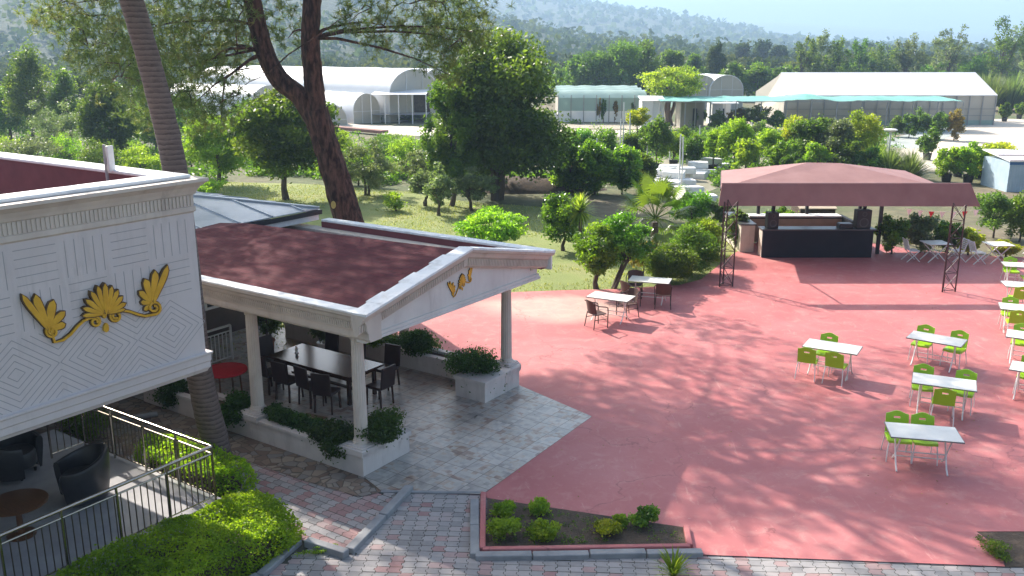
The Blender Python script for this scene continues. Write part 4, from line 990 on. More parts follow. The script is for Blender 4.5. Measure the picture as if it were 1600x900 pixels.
for (cx, cy), ang, lab, chairs in TB:
    loc = (cx, cy, .036); a = R_(ang)
    if tp is None: tp = table_proto(loc, a, lab, GT)
    else: dup(tp, loc, a, lab)
    for lx, side, tw, cl in chairs:
        d = .40 if side > 0 else .47
        x = cx + math.cos(a) * lx - math.sin(a) * side * d; y = cy + math.sin(a) * lx + math.cos(a) * side * d
        r_ = a + (math.pi if side > 0 else 0) + R_(tw)
        if cp is None: cp = chair_proto((x, y, .036), r_, cl, GC)
        else: dup(cp, (x, y, .036), r_, cl)

# brown rattan armchairs and their two tables
def rattan_proto(loc, rz, label, group):
    o = thing('rattan_chair', label, 'chair', loc, rz, group)
    mb = MB(); mb.prism([(-.22, .22), (-.24, -.18), (.24, -.18), (.22, .22)], .41, .44); mb.build('seat', M['rattan'], o, bevel=.01)
    n = 9; rows = []
    for z in (.46, .56, .66, .76, .82):
        rows.append([( (i/(n-1)*2-1)*.24*(1 if z < .8 else .9), -.20 - (z-.44)*.20 + .07*(abs(i/(n-1)*2-1))**2, z + (.03*math.cos((i/(n-1)*2-1)*1.5) if z > .8 else 0)) for i in range(n)])
    vs = [p for r in rows for p in r]; nn = len(vs); vs += [(p[0], p[1]-.02, p[2]) for p in vs]
    fs = [(j*n+i, j*n+i+1, (j+1)*n+i+1, (j+1)*n+i) for j in range(4) for i in range(n-1)]
    fs += [tuple(q+nn for q in f[::-1]) for f in fs]
    ed = [(i, i+1) for i in range(n-1)] + [(4*n+i+1, 4*n+i) for i in range(n-1)] + [((j+1)*n, j*n) for j in range(4)] + [(j*n+n-1, (j+1)*n+n-1) for j in range(4)]
    fs += [(b, a, a+nn, b+nn) for a, b in ed]
    mb = MB(); mb.add(vs, fs); mb.build('backrest', M['rattan'], o, smooth=True)
    for s in (-1, 1):
        MB().tube([(s*.23, -.26, .80), (s*.27, -.10, .70), (s*.28, .12, .66), (s*.27, .22, .62), (s*.26, .24, .50), (s*.25, .24, 0)], .016, 8).build('armrest', M['wickerframe'], o, smooth=True)
        MB().tube([(s*.22, -.17, .45), (s*.25, -.24, 0)], .015, 8).build('leg', M['wickerframe'], o, smooth=True)
        MB().tube([(s*.25, .24, .28), (s*.235, -.21, .28)], .010, 6).build('side_rail', M['wickerframe'], o, smooth=True)
    MB().tube([(-.25, .24, .33), (.25, .24, .33)], .010, 6).build('front_rail', M['wickerframe'], o, smooth=True)
    return o
dup(tp, (2.97, 26.55, .036), R_(-27), 'white table with brown rattan chairs nearer to the pavilion', 'white tables with brown chairs by the lawn')
dup(tp, (4.45, 28.6, .036), R_(-18), 'white table with brown rattan chairs beside the round green bushes', 'white tables with brown chairs by the lawn')
GR = 'brown rattan chairs by the lawn'
rc_ = rattan_proto((2.48, 25.85, .036), R_(-62), 'brown rattan chair with its back to the pavilion at the nearer table', GR)
dup(rc_, (3.55, 26.95, .036), R_(120), 'brown rattan chair at the far right corner of the nearer table')
dup(rc_, (4.05, 29.25, .036), R_(168), 'dark rattan chair behind the table beside the round bushes')
dup(rc_, (4.78, 27.95, .036), R_(-8), 'brown rattan chair backing toward the camera at the table by the bushes')
dup(rc_, (3.75, 28.15, .036), R_(-60), 'brown rattan chair wedged between the two brown chair tables')

# ------------------------------------------------------------------ pavilion furniture
dt = thing('dining_table', 'long dark glossy wooden dining table under the pavilion roof', 'table', L2W(-3.98, 2.93, .04), PA)
mb = MB(); mb.box(-1.38, 1.38, -.58, .58, .70, .75); mb.build('tabletop', M['darkwood'], dt, bevel=.01)
mb = MB(); mb.box(-1.25, 1.25, -.48, -.45, .60, .698); mb.box(-1.25, 1.25, .45, .48, .60, .698); mb.box(-1.25, -1.22, -.449, .449, .60, .698); mb.box(1.22, 1.25, -.449, .449, .60, .698); mb.build('apron', M['darkwood'], dt)
for sx in (-1, 1):
    for sy in (-1, 1): MB().box(sx*1.19-.04, sx*1.19+.04, sy*.42-.04, sy*.42+.04, 0, .698).build('leg', M['darkwood'], dt, bevel=.005)
mb = MB(); mb.box(-1.15, 1.15, -.03, .03, .18, .24); mb.build('stretcher', M['darkwood'], dt)
cpn = thing('table_centrepiece', 'small glass napkin holder near the far end of the long dark table', 'table decoration', L2W(-4.9, 2.9, .792), PA)
mb = MB(); mb.lathe([(.05, 0), (.055, .012), (.03, .03), (.035, .07), (.05, .11)], 16); mb.build('cup', M['whitepaint'], cpn, smooth=True)
mb = MB(); mb.box(-.035, .035, -.006, .006, .1125, .17); mb.build('napkin', M['whitepaint'], cpn)
def dark_chair(loc, rz, label, group):
    o = thing('dining_chair', label, 'chair', loc, rz, group)
    mb = MB(); mb.box(-.23, .23, -.22, .24, .42, .49); mb.build('seat', M['darkseat'], o, bevel=.02)
    mb = MB(); mb.slab([(-.23, -.215, .46), (.23, -.215, .46), (.225, -.28, .98), (-.225, -.28, .98)], (0, -1, 0), .05); mb.build('backrest', M['darkseat'], o, bevel=.015)
    for sx in (-1, 1):
        for sy in (-1, 1):
            MB().bar((sx*.20, sy*.20, .42), (sx*.21, sy*(.22), 0), .04).build('leg', M['darkwood'], o)
    return o
GD = 'dark chairs around the long dining table'
dc = dark_chair(L2W(-5.0, 2.1, .04), PA, 'dark dining chair on the planter side at the far end of the long table', GD)
for x, y, r, lab in ((-4.25, 2.02, 4, 'dark dining chair on the planter side second from the far end'), (-3.55, 2.08, -5, 'dark dining chair on the planter side nearest the middle column'),
                     (-2.98, 2.0, 20, 'dark dining chair pulled out askew on the near planter side'), (-2.25, 2.95, 90, 'dark dining chair at the head of the table beside the front column'),
                     (-4.9, 3.82, 180, 'dark dining chair on the far side at the back end'), (-4.0, 3.85, 178, 'dark dining chair in the middle of the far side'), (-2.9, 3.9, 186, 'dark dining chair at the front end of the far side'),
                     (-5.75, 2.9, -90, 'dark dining chair at the back head of the table')):
    dup(dc, L2W(x, y, .04), PA + R_(r), lab)
rt = thing('round_table', 'round table with a red cloth top and thin brown legs in the shade', 'table', L2W(-5.4, 1.15, .04), PA)
mb = MB(); mb.lathe([(.48, .70), (.50, .70), (.505, .72), (.50, .745), (.47, .75), (0.01, .752)], 48); mb.build('tablecloth_top', M['redcloth'], rt, smooth=True)
for k in range(4):
    a = k * math.pi / 2 + .5; MB().tube([(.34*math.cos(a), .34*math.sin(a), .70), (.38*math.cos(a), .38*math.sin(a), 0)], .022, 8).build('leg', M['orangewood'], rt, smooth=True)
bn = thing('wooden_bench', 'small low brown wooden stool beside the planter shrubs', 'stool', L2W(-2.35, .95, .04), PA + .1)
mb = MB(); mb.box(-.26, .26, -.15, .15, .30, .34); mb.build('seat', M['orangewood'], bn, bevel=.006)
for sx in (-1, 1): MB().box(sx*.20-.02, sx*.20+.02, -.12, .12, 0, .298).build('leg', M['orangewood'], bn)
mb = MB(); mb.tube([(0, 0, .06), (.75, .35, .06)], .06, 14); tag(mb.build('drain_pipe', M['kerb'], smooth=True, loc=L2W(-6.3, -1.1, .03)), 'short pale drain pipe lying on the stone path behind the railing', 'pipe')

# terrace furniture
def armchair(loc, rz, label, group):
    o = thing('tub_armchair', label, 'armchair', loc, rz, group); o.scale = (1.15, 1.15, 1.12)
    # rounded shell: C shaped wall that slopes down toward the open front
    n = 28; vi, vo = [], []; mb = MB(); vs = []
    prof = []
    for i in range(n + 1):
        a = math.radians(-50 + (280) * i / n); c, s = math.cos(a), math.sin(a)
        back = .5 - .5 * math.sin(a)          # 1 at the back (-y), 0 at the front
        zt = .60 + .22 * (.5 - .5 * math.cos(2 * math.pi * i / n)) 
        ring = []
        for r, z in ((.31, .16), (.315, .40), (.325, zt - .06), (.345, zt - .012), (.375, zt), (.405, zt - .012), (.42, zt - .06), (.41, .40), (.36, .06), (.33, .05)):
            ring.append((r * c * 1.02, -r * s * -1.0, z))
        vs.append(ring)
    k = len(vs[0]); flat = [p for r in vs for p in r]
    fs = [(i*k+j, i*k+(j+1) % k, (i+1)*k+(j+1) % k, (i+1)*k+j) for i in range(n) for j in range(k)] + [tuple(range(k)), tuple(n*k+j for j in range(k))[::-1]]
    flat = [(x, -y, z) for x, y, z in flat]
    mb.add(flat, fs); mb.build('shell', M['leather'], o, smooth=True)
    mb = MB(); mb.lathe([(.29, .18), (.305, .22), (.305, .38), (.28, .43), (.05, .44)], 28); mb.build('seat_cushion', M['leather'], o, smooth=True)
    for a in (45, 135, 225, 315):
        MB().lathe([(.02, 0), (.025, .058)], 10, (.26*math.cos(R_(a)), .26*math.sin(R_(a)))).build('foot', M['black'], o)
    return o
ft = lambda px, py: bp(px, py, .387)
p_ = ft(132, 790); a1 = armchair((p_[0]-.12, p_[1]+.25, .387), PA + R_(160), 'dark leather tub armchair in the sun beside the railing', 'tub armchairs on the terrace')
p_ = ft(28, 742); dup(a1, (p_[0], p_[1], .387), PA + R_(-60), 'dark leather tub armchair deep in the shade under the building')
rt2 = thing('coffee_table', 'round orange brown coffee table between the tub armchairs', 'table', (*ft(34, 836)[:2], .387), PA)
mb = MB(); mb.lathe([(.44, .56), (.46, .57), (.46, .595), (.44, .60), (.01, .601)], 40); mb.build('tabletop', M['orangewood'], rt2, smooth=True)
mb = MB(); mb.lathe([(.22, 0), (.22, .03), (.05, .06), (.045, .50), (.16, .559)], 24); mb.build('pedestal', M['orangewood'], rt2, smooth=True)

# ------------------------------------------------------------------ the open air bar with its canopy
cn = thing('bar_canopy', 'wide red brown hipped canopy sheet above the outdoor bar', 'canopy', (7.9, 34.0, 0))
ZE2 = 2.93
FLc, FRc, BRc, BLc = (-.1, 0, ZE2), (8.3, 0, ZE2), (8.8, 4.9, ZE2), (1.0, 4.9, ZE2)
def roofz(px, py, Y): return at_depth(px, py, Y)
r1, r2 = at_depth(1262, 255, 36.4), at_depth(1312, 256, 36.4); r1 = tuple(r1 - [7.9, 34.0, 0]); r2 = tuple(r2 - [7.9, 34.0, 0])
def cslab(name, pts): m_ = MB(); m_.slab(pts, (0, 0, 1), .03); return m_.build(name, M['canopy'], cn)
cslab('roof_sheet', [FLc, FRc, r2, r1]); cslab('roof_sheet', [FRc, BRc, r2]); cslab('roof_sheet', [BRc, BLc, r1, r2]); cslab('roof_sheet', [BLc, FLc, r1])
mb = MB()
for q, r in ((FLc, FRc), (FRc, BRc), (BRc, BLc), (BLc, FLc)): mb.bar((q[0], q[1], q[2]-.05), (r[0], r[1], r[2]-.05), .05, .07)
mb.build('eave_frame', M['truss'], cn)
for x, y in [(bp(q, 0)[0] * 0 + (q - 800) / CF * (Yq / 1.0) * 1.035 - 7.9, Yq - 34.0) for q, Yq in ((1176, 38.6), (1199, 35.75), (1331, 38.6), (1338, 35.75), (1364, 35.75), (1364, 38.6), (1250, 38.6))]:
    MB().box(x-.06, x+.06, y-.06, y+.06, .0, ZE2 - .03).build('post', M['black'], cn)
aw = thing('canopy_front', 'long red brown awning panel spanning the two truss posts before the bar', 'awning', (7.2, 31.15, 0))
zb_, zt_ = zat(11, 31.15, 321), zat(11, 31.15, 287)
mb = MB(); mb.slab([(-.12, -.10, zb_), (8.85, -.10, zb_-.02), (8.52, .10, zt_), (.0, .10, zt_)], (0, 1, .1), .03); mb.build('panel', M['canopy'], aw)
mb = MB(); mb.bar((0, .16, zt_-.02), (8.5, .16, zt_-.02), .05); mb.build('upper_frame', M['truss'], aw)
mb = MB(); mb.bar((0, -.04, zb_+.03), (8.75, -.04, zb_+.03), .05); mb.build('lower_frame', M['truss'], aw)
for x in (.6, 8.2):
    MB().bar((x, .2, zt_-.03), (x + (.2 if x < 4 else -.2), 2.86, ZE2-.02), .045).build('tie_bar', M['truss'], aw)
def truss(cx, cy, h, label):
    o = thing('truss_post', label, 'post', (cx, cy, .036), R_(8), 'truss posts of the awning')
    P3 = [(-.23, -.14), (.24, -.14), (.04, .24)]
    for x, y in P3: MB().tube([(x, y, 0), (x, y, h)], .026, 8).build('leg', M['truss'], o, smooth=True)
    for a, b in ((0, 1), (1, 2), (2, 0)):
        mb = MB(); k = 5
        for i in range(k):
            z0, z1 = h*i/k + .05, h*(i+1)/k
            p, q = P3[a], P3[b]
            if i % 2: p, q = q, p
            mb.bar((p[0], p[1], z0), (q[0], q[1], z1), .016); mb.bar((p[0], p[1], z0), (q[0], q[1], z0), .016)
            if a == 0: mb.bar((q[0], q[1], z0), (p[0], p[1], z1), .014)
        mb.build('bracing', M['truss'], o)
    return o
truss(7.36, 30.7, zb_ + .2, 'dark red lattice post at the left end of the awning')
truss(14.72, 30.0, zb_ + .2, 'dark red lattice post near the right end of the awning')
# the bar
bx0, by0 = bp(1190, 404)[:2]; bx1 = bp(1368, 408)[0]
bar = thing('bar_counter', 'black bar counter with a dark top under the canopy', 'bar counter', (bx0, by0, .036))
BL = bx1 - bx0
mb = MB(); mb.box(0, BL, 0, .14, 0, 1.08); mb.build('front_panel', M['barfront'], bar, bevel=.01)
mb = MB(); mb.box(-.06, BL + .10, -.06, .62, 1.084, 1.14); mb.build('counter_top', M['bartop'], bar, bevel=.008)
mb = MB(); mb.box(-.0, .14, .142, .62, 0, 1.08); mb.build('end_panel', M['cream'], bar)
mb = MB(); mb.box(BL-.14, BL, .142, 3.6, 0, 1.08); mb.build('end_panel', M['barfront'], bar)
sc_ = thing('bar_side_counter', 'short side counter with pale end and dark top left of the bar', 'bar counter', (bx0 - .62, by0 + 1.0, .01))
mb = MB(); mb.box(0, .55, 0, 2.8, 0, 1.12); mb.build('body', M['cream'], sc_); mb = MB(); mb.box(-.05, .6, -.05, 2.85, 1.124, 1.18); mb.build('counter_top', M['bartop'], sc_)
bc = thing('back_counter', 'beige fronted back counter with a white worktop behind the bar', 'bar counter', (bx0 + .2, by0 + 3.0, .036))
mb = MB(); mb.box(0, 3.9, 0, .1, 0, 1.0); mb.build('front_panel', M['beige'], bc); mb = MB(); mb.box(0, 3.9, -.02, .6, 1.06, 1.12); mb.build('worktop', M['whitepaint'], bc, bevel=.01)
mb = MB(); mb.box(0, 3.9, -.015, .2, 1.002, 1.058); mb.build('painted_shadow_strip', M['black'], bc)  # black strip standing in for the shadow under the worktop
def speaker(x, y, w_, h_, label):
    o = thing('loudspeaker', label, 'loudspeaker', (bx0 + x, by0 + y, 1.178), R_(3), 'loudspeakers on the bar')
    MB().box(-w_/2, w_/2, -.18, .18, 0, h_).build('cabinet', M['black'], o, bevel=.02)
    for z, r in ((h_*.32, w_*.32), (h_*.78, w_*.16)):
        mb = MB(); n = 20; mb.add([(r*math.cos(2*math.pi*i/n), -.185, z + r*math.sin(2*math.pi*i/n)) for i in range(n)] + [(r*.3*math.cos(2*math.pi*i/n), -.17, z + r*.3*math.sin(2*math.pi*i/n)) for i in range(n)], [(i, (i+1) % n, n+(i+1) % n, n+i) for i in range(n)] + [tuple(range(n, 2*n))])
        mb.build('cone', M['bartop'], o)
    return o
speaker(.38, .3, .44, .62, 'black loudspeaker on the left end of the bar counter')
speaker(BL - .38, .3, .58, .72, 'larger black loudspeaker on the right end of the bar counter')
mx = thing('mixer_box', 'low dark equipment box with a pale top on the bar counter beside the speaker', 'mixer', (bx0 + BL - 1.05, by0 + .3, 1.178))
MB().box(-.26, .26, -.2, .2, 0, .16).build('case', M['black'], mx, bevel=.01); MB().box(-.24, .24, -.18, .18, .162, .185).build('lid', M['bartop'], mx)
# pennants
def bunting(p, q, n, sag, mats, label, size=.2):
    o = thing('bunting', label, 'bunting', p); q = Vector(q) - Vector(p)
    pts = [q * t + Vector((0, 0, -sag * 4 * t * (1 - t))) for t in [i / 20 for i in range(21)]]
    MB().tube(pts, .006, 5).build('string', M['whiteflag'], o)
    for i in range(n):
        t = (i + .5) / n; c = q * t + Vector((0, 0, -sag * 4 * t * (1 - t) - .008)); d = q.normalized() * size / 2
        mb = MB(); mb.slab([c - d, c + d, c + Vector((0, .03, -size * 1.1))], (0, 1, 0), .004); mb.build('pennant', M[mats[i % len(mats)]], o)
bunting((11.4, 33.8, 2.72), (14.4, 33.8, 2.62), 9, .12, ['redflag', 'whiteflag', 'redflag'], 'string of small red and white pennants over the bar counter')
bunting((13.6, 31.4, 2.62), (16.3, 31.4, 2.58), 7, .10, ['whiteflag', 'whiteflag', 'redflag'], 'string of white pennants behind the right end of the awning')

# white slatted chairs and folding tables at the back edge of the terrace
def slat_chair(loc, rz, label, group):
    o = thing('white_folding_chair', label, 'chair', loc, rz, group)
    mb = MB()
    for k in range(6): mb.box(-.21, .21, -.17 + k*.065, -.125 + k*.065, .43, .445)
    mb.box(-.21, -.18, -.18, .22, .405, .429); mb.box(.18, .21, -.18, .22, .405, .429); mb.build('seat', M['whitepaint'], o)
    mb = MB()
    for s in (-1, 1): mb.bar((s*.20, -.17, .42), (s*.20, -.33, .88), .03)
    for k in range(6): z = .52 + k*.065; y = -.17 - (z - .42) * .348; mb.bar((-.185, y, z), (.185, y, z), .014, .045)
    mb.build('backrest', M['whitepaint'], o)
    for s in (-1, 1):
        MB().bar((s*.215, -.2, .44), (s*.215, .24, 0), .025).build('leg', M['whitepaint'], o); MB().bar((s*.24, .18, .43), (s*.24, -.28, 0), .025).build('leg', M['whitepaint'], o)
    return o
GS = 'white slatted folding chairs at the back of the terrace'
bt1 = bp(1462, 380, .74); bt2 = bp(1560, 382, .74)
def small_xtable(loc, rz, label):
    o = thing('white_folding_table', label, 'table', loc, rz, 'square white folding tables by the hedge')
    MB().box(-.45, .45, -.4, .4, .71, .74).build('tabletop', M['tabletop'], o, bevel=.01)
    for y in (-.3, .3):
        MB().bar((-.36, y, .705), (.36, y+.02, 0), .03).build('leg', M['whitepaint'], o); MB().bar((.36, y+.035, .705), (-.36, y+.045, 0), .03).build('leg', M['whitepaint'], o)
    MB().bar((0, -.3, .352), (0, .34, .352), .022).build('stretcher', M['whitepaint'], o)
    return o
st = small_xtable((bt1[0], bt1[1], .036), R_(4), 'square white folding table behind the right lattice post'); dup(st, (bt2[0], bt2[1], .036), R_(2), 'square white folding table near the farthest green chairs')
s0 = slat_chair((bt1[0]-.85, bt1[1]+.05, .036), R_(-88), 'white slatted folding chair left of the table behind the lattice post', GS)
dup(s0, (bt1[0]+.85, bt1[1]-.0, .036), R_(92), 'white slatted folding chair right of the table behind the lattice post')
dup(s0, (bt2[0]-.8, bt2[1]-.1, .036), R_(-84), 'sunlit white slatted folding chair left of the table near the green chairs')
dup(s0, (bt2[0]+1.0, bt2[1]-.5, .036), R_(80), 'white slatted folding chair right of the table near the green chairs')

# ------------------------------------------------------------------ the big forked pine
def at3(px, py, Y): return at_depth(px, py, Y)
pine = thing('pine_tree', 'big forked pine with red brown bark rising behind the pavilion roof', 'tree', (bp(580, 474)[0], bp(580, 474)[1], 0))
PB = np.array(pine.location); PYd = float(PB[1])
def ppts(lst): return [at3(x, y, PYd + (q[0] if q else 0)) - PB for x, y, *q in lst]
trk = [np.array([0.06, 0, -.1])] + ppts([(572, 440), (560, 395), (545, 345), (527, 280), (509, 222), (493, 172)])
def rough_tube(pts, rads, seed, n=20, sub=6, amp=.07):
    """bark covered limb: smooth path, ridged radius"""
    g = rng(seed); P = np.array(pts, float); k = len(P); t = np.linspace(0, k-1, (k-1)*sub+1)
    Q = []
    for u in t:
        i = min(int(u), k-2); f = u - i; p0, p1, p2, p3 = P[max(i-1, 0)], P[i], P[i+1], P[min(i+2, k-1)]
        Q.append(.5*((2*p1) + (-p0+p2)*f + (2*p0-5*p1+4*p2-p3)*f*f + (-p0+3*p1-3*p2+p3)*f**3))
    rr = np.interp(t, range(k), rads); mb = MB(); nrm = None; vs = []
    ph = g.uniform(0, 6.28, 8)
    for i, (p, r) in enumerate(zip(Q, rr)):
        d = Vector(Q[min(i+1, len(Q)-1)] - Q[max(i-1, 0)]).normalized()
        nrm = d.orthogonal().normalized() if nrm is None else (nrm - d*nrm.dot(d)).normalized(); b = d.cross(nrm)
        for j in range(n):
            a = 2*math.pi*j/n; k_ = 1 + amp*(math.sin(3*a+ph[0]+i*.10) + .6*math.sin(7*a+ph[1]-i*.2) + .5*g.normal())
            vs.append(Vector(p) + (nrm*math.cos(a)+b*math.sin(a))*r*k_)
    m_ = len(Q); mb.add(vs, [(i*n+j, i*n+(j+1) % n, (i+1)*n+(j+1) % n, (i+1)*n+j) for i in range(m_-1) for j in range(n)] + [tuple((m_-1)*n+j for j in range(n))])
    return mb
rough_tube(trk, [.58, .50, .46, .44, .41, .385, .40], 1).build('trunk', M['pinebark'], pine, smooth=True)
rs = ppts([(496, 182), (489, 120), (484, 60), (487, 0), (492, -90, .3), (505, -180, .8), (515, -270, 1.4)])
ls = ppts([(500, 200), (470, 152), (436, 124), (414, 84), (402, 40), (394, 0), (380, -70, -.3), (350, -150, -.8), (330, -230, -1.2)])
rough_tube(rs, [.33, .29, .275, .26, .22, .17, .09], 2).build('stem', M['pinebark'], pine, smooth=True)
rough_tube(ls, [.30, .30, .29, .27, .26, .25, .20, .15, .08], 3).build('stem', M['pinebark'], pine, smooth=True)
g = rng(77)
vis = [(90, 8, 40), (140, 25, 48), (170, 70, 40), (150, 105, 26), (215, 50, 38), (190, 120, 34), (212, 165, 26), (262, 50, 45), (285, 110, 40), (318, 60, 45), (322, 135, 38), (350, 100, 34), (300, 165, 26),
       (340, 25, 42), (385, 65, 26), (430, 18, 30), (240, 5, 46), (360, 150, 22), (235, 190, 18), (565, 14, 30), (600, 40, 26), (588, 72, 18), (640, 6, 30), (700, 30, 44), (722, 66, 34), (735, 12, 36), (690, 92, 30), (655, 60, 24), (705, 118, 18),
       (60, 25, 22), (265, 150, 26), (330, 172, 18), (450, 60, 16), (540, 40, 16), (205, 95, 30), (110, 48, 20), (275, 80, 36), (240, 105, 30), (160, 55, 34), (300, 20, 40), (330, 95, 30), (370, 30, 34), (250, 140, 28), (120, 80, 22), (345, 190, 20), (310, 200, 22), (220, 130, 26), (715, 45, 40), (745, 50, 24), (675, 50, 26)]
clumps = []
for x, y, r in vis:
    Yd = PYd + g.uniform(-2.2, 1.5); c = at3(x, y, Yd) - PB; clumps.append((c, r * Yd / CF * 1.22, 1))
for i in range(64):
    a = g.uniform(0, 6.28); rr = 8.6 * math.sqrt(g.uniform(.02, 1)); z = 10.6 + g.uniform(0, 5.8) * (1 - .45*(rr/8.6)**2)
    clumps.append((np.array([rr*math.cos(a) + .3, rr*math.sin(a)*.95 + .8, z]), g.uniform(.65, 1.25), 0))
for i in range(34):
    c = np.array([g.uniform(-15.5, -7), g.uniform(27, 36.5), g.uniform(10.4, 15)]) - PB; clumps.append((c, g.uniform(.7, 1.3), 0))
limb = MB(); stems = np.array([p for p in rs[2:]] + [p for p in ls[3:]])
tw = MB()
vc = [q[0] for q in clumps if q[2]]; hub = []
for ci, (c, r, v) in enumerate(clumps):
    low = stems[(stems[:, 2] > c[2] - (2.5 if v else 6.5))] if len(stems[(stems[:, 2] > c[2] - 6.5)]) else stems
    d = np.linalg.norm(low[:, :2] - c[:2], axis=1) + np.abs(low[:, 2] - c[2]) * .6; s0_ = low[np.argmin(d)]
    if v and hub and ci % 4:
        s0_ = min(hub, key=lambda q: np.linalg.norm(q - c))
    mid = (s0_ + c) / 2 + [g.normal()*.35, g.normal()*.35, .25]; hub += [c, mid] if v else []
    limb.tube([s0_, s0_*.6+mid*.4+[0, 0, .1], mid, (mid+c)/2 + [0, 0, .08], c], [.085, .07, .05, .032, .015] if not v else ([.055, .045, .036, .024, .010] if ci % 4 == 0 else [.022, .02, .016, .012, .006]), 6)
limb.build('branches', M['pinebark'], pine, smooth=True)
VV, TT = [], []
for c, r, v in clumps:
    nt_ = int((84 if v else 120) * (r ** 2) / .8) + 12; nn_ = 15
    u = unit(g, nt_) * (g.uniform(.1, 1, nt_) ** .4)[:, None] * np.array([1, 1, .75]) * r * (1 + .3*np.abs(g.normal(size=nt_)))[:, None]; C = c + u
    ax = unit(g, nt_); ax[:, 2] = ax[:, 2]*.5 + .25 + 0; 
    D = ax[:, None, :] * .6 + unit(g, nt_*nn_).reshape(nt_, nn_, 3); D /= np.linalg.norm(D, axis=2, keepdims=True)
    Ln = g.uniform(.11, .19, (nt_, nn_, 1)); S_ = np.cross(D, unit(g, nt_*nn_).reshape(nt_, nn_, 3)); S_ /= np.linalg.norm(S_, axis=2, keepdims=True)
    base = C[:, None, :] + D*.01; tip = base + D*Ln; wq = .0095
    Q = np.stack([base - S_*wq, base + S_*wq, tip + S_*wq*.5, tip - S_*wq*.5], axis=2).reshape(-1, 4, 3)
    VV.append(Q); TT.append(np.repeat(g.uniform(0, .35) + g.uniform(0, .65, nt_), nn_))
quads_object('crown', np.concatenate(VV), LEAF['pine'], np.concatenate(TT), pine)
tg = MB(); n = 20; q = at3(521, 320, PYd - .47) - PB
tg.add([(q[0] + .075*math.cos(2*math.pi*i/n), q[1], q[2] + .12*math.sin(2*math.pi*i/n)) for i in range(n)] + [(q[0] + .075*math.cos(2*math.pi*i/n), q[1]-.02, q[2] + .12*math.sin(2*math.pi*i/n)) for i in range(n)], [tuple(range(n)), tuple(range(n, 2*n))[::-1]] + [(i, (i+1) % n, n+(i+1) % n, n+i) for i in range(n)])
M['tagyellow'] = surf('faded_yellow_tag', (.62,.48,.16), (.5,.38,.12), 20, .6, 40, 0)
tg.build('trunk_tag', M['tagyellow'], pine)

# ------------------------------------------------------------------ the tall date palm by the white building
def palmbark():
    m, t, N, L, P = newmat('ringed_palm_bark'); co = coords(N)
    f = noise(N, L, co, 5, 6, .7, .5, (1, 1, 2.5)); sx = N.new("ShaderNodeSeparateXYZ"); L.new(co, sx.inputs[0])
    rg = math_(N, L, 'FRACT', math_(N, L, 'ADD', math_(N, L, 'MULTIPLY', sx.outputs[2], 11.0), math_(N, L, 'MULTIPLY', f, .9)))
    c = ramp(N, L, math_(N, L, 'ADD', math_(N, L, 'MULTIPLY', rg, .45), math_(N, L, 'MULTIPLY', f, .6)), [(.25, (.075,.052,.045)), (.5, (.145,.105,.09)), (.8, (.20,.15,.13))])
    L.new(c, P.inputs['Base Color']); P.inputs['Roughness'].default_value = .9
    L.new(bump(N, L, rg, .3, .008), P.inputs['Normal']); return m
M['palmbark'] = palmbark()
dpal = thing('palm_tree', 'tall leaning palm trunk with ringed bark between the building and the pavilion', 'palm tree', (bp(338, 728)[0], bp(338, 728)[1], 0))
DB = np.array(dpal.location); DY = float(DB[1])
pp = [np.array([.02, 0, -.05])] + [at3(x, y, DY) - DB for x, y in ((336, 690), (322, 630), (308, 560), (292, 420), (274, 270), (250, 160), (226, 70), (206, 0), (178, -90), (150, -170))]
rough_tube(pp, [.33, .27, .25, .24, .225, .215, .205, .20, .20, .20, .21], 5, 18, 10, .035).build('trunk', M['palmbark'], dpal, smooth=True)
top = pp[-1]
def pinnate(parent, c, L_, az, el, g, mat, nm='frond', nl=46, lw=.035, ll=.45, ofs=(0, 0, 0)):
    k = 16; pts = []; 
    for i in range(k+1):
        t = i/k; r = L_ * t; e = el - t*t*1.35; 
        if i == 0: p = np.array(c, float)
        else: p = pts[-1] + np.array([math.cos(az)*math.cos(e), math.sin(az)*math.cos(e), math.sin(e)]) * L_/k
        pts.append(p)
    pts = np.array(pts); mb = MB(); mb.tube(pts, list(np.linspace(.03, .006, k+1)), 5)
    for i in range(nl):
        t = .15 + .85*i/nl; u = t*k; j = min(int(u), k-1); p = pts[j] + (pts[j+1]-pts[j])*(u-j); d = pts[j+1]-pts[j]; d /= np.linalg.norm(d)
        side = np.cross(d, [0, 0, 1]); side /= np.linalg.norm(side)+1e-9; l_ = ll*math.sin(math.pi*min(1, t*.85+.12))**.6
        for s in (-1, 1):
            q = p + (side*s*.8 + d*.55 + np.array([0, 0, -.25+g.uniform(-.1, .15)]))*l_; w_ = np.cross(q-p, [0, 0, 1]); w_ /= np.linalg.norm(w_)+1e-9
            m1 = p*.5+q*.5; mb.add([p, m1 + w_*lw/2, q, m1 - w_*lw/2], [(0, 1, 2, 3)])
    return mb
g = rng(9)
for i in range(22):
    pinnate(dpal, top, 3.0, i*2.4, .9 - .055*i, g, 'palm').build('frond', LEAF['palm'], dpal)

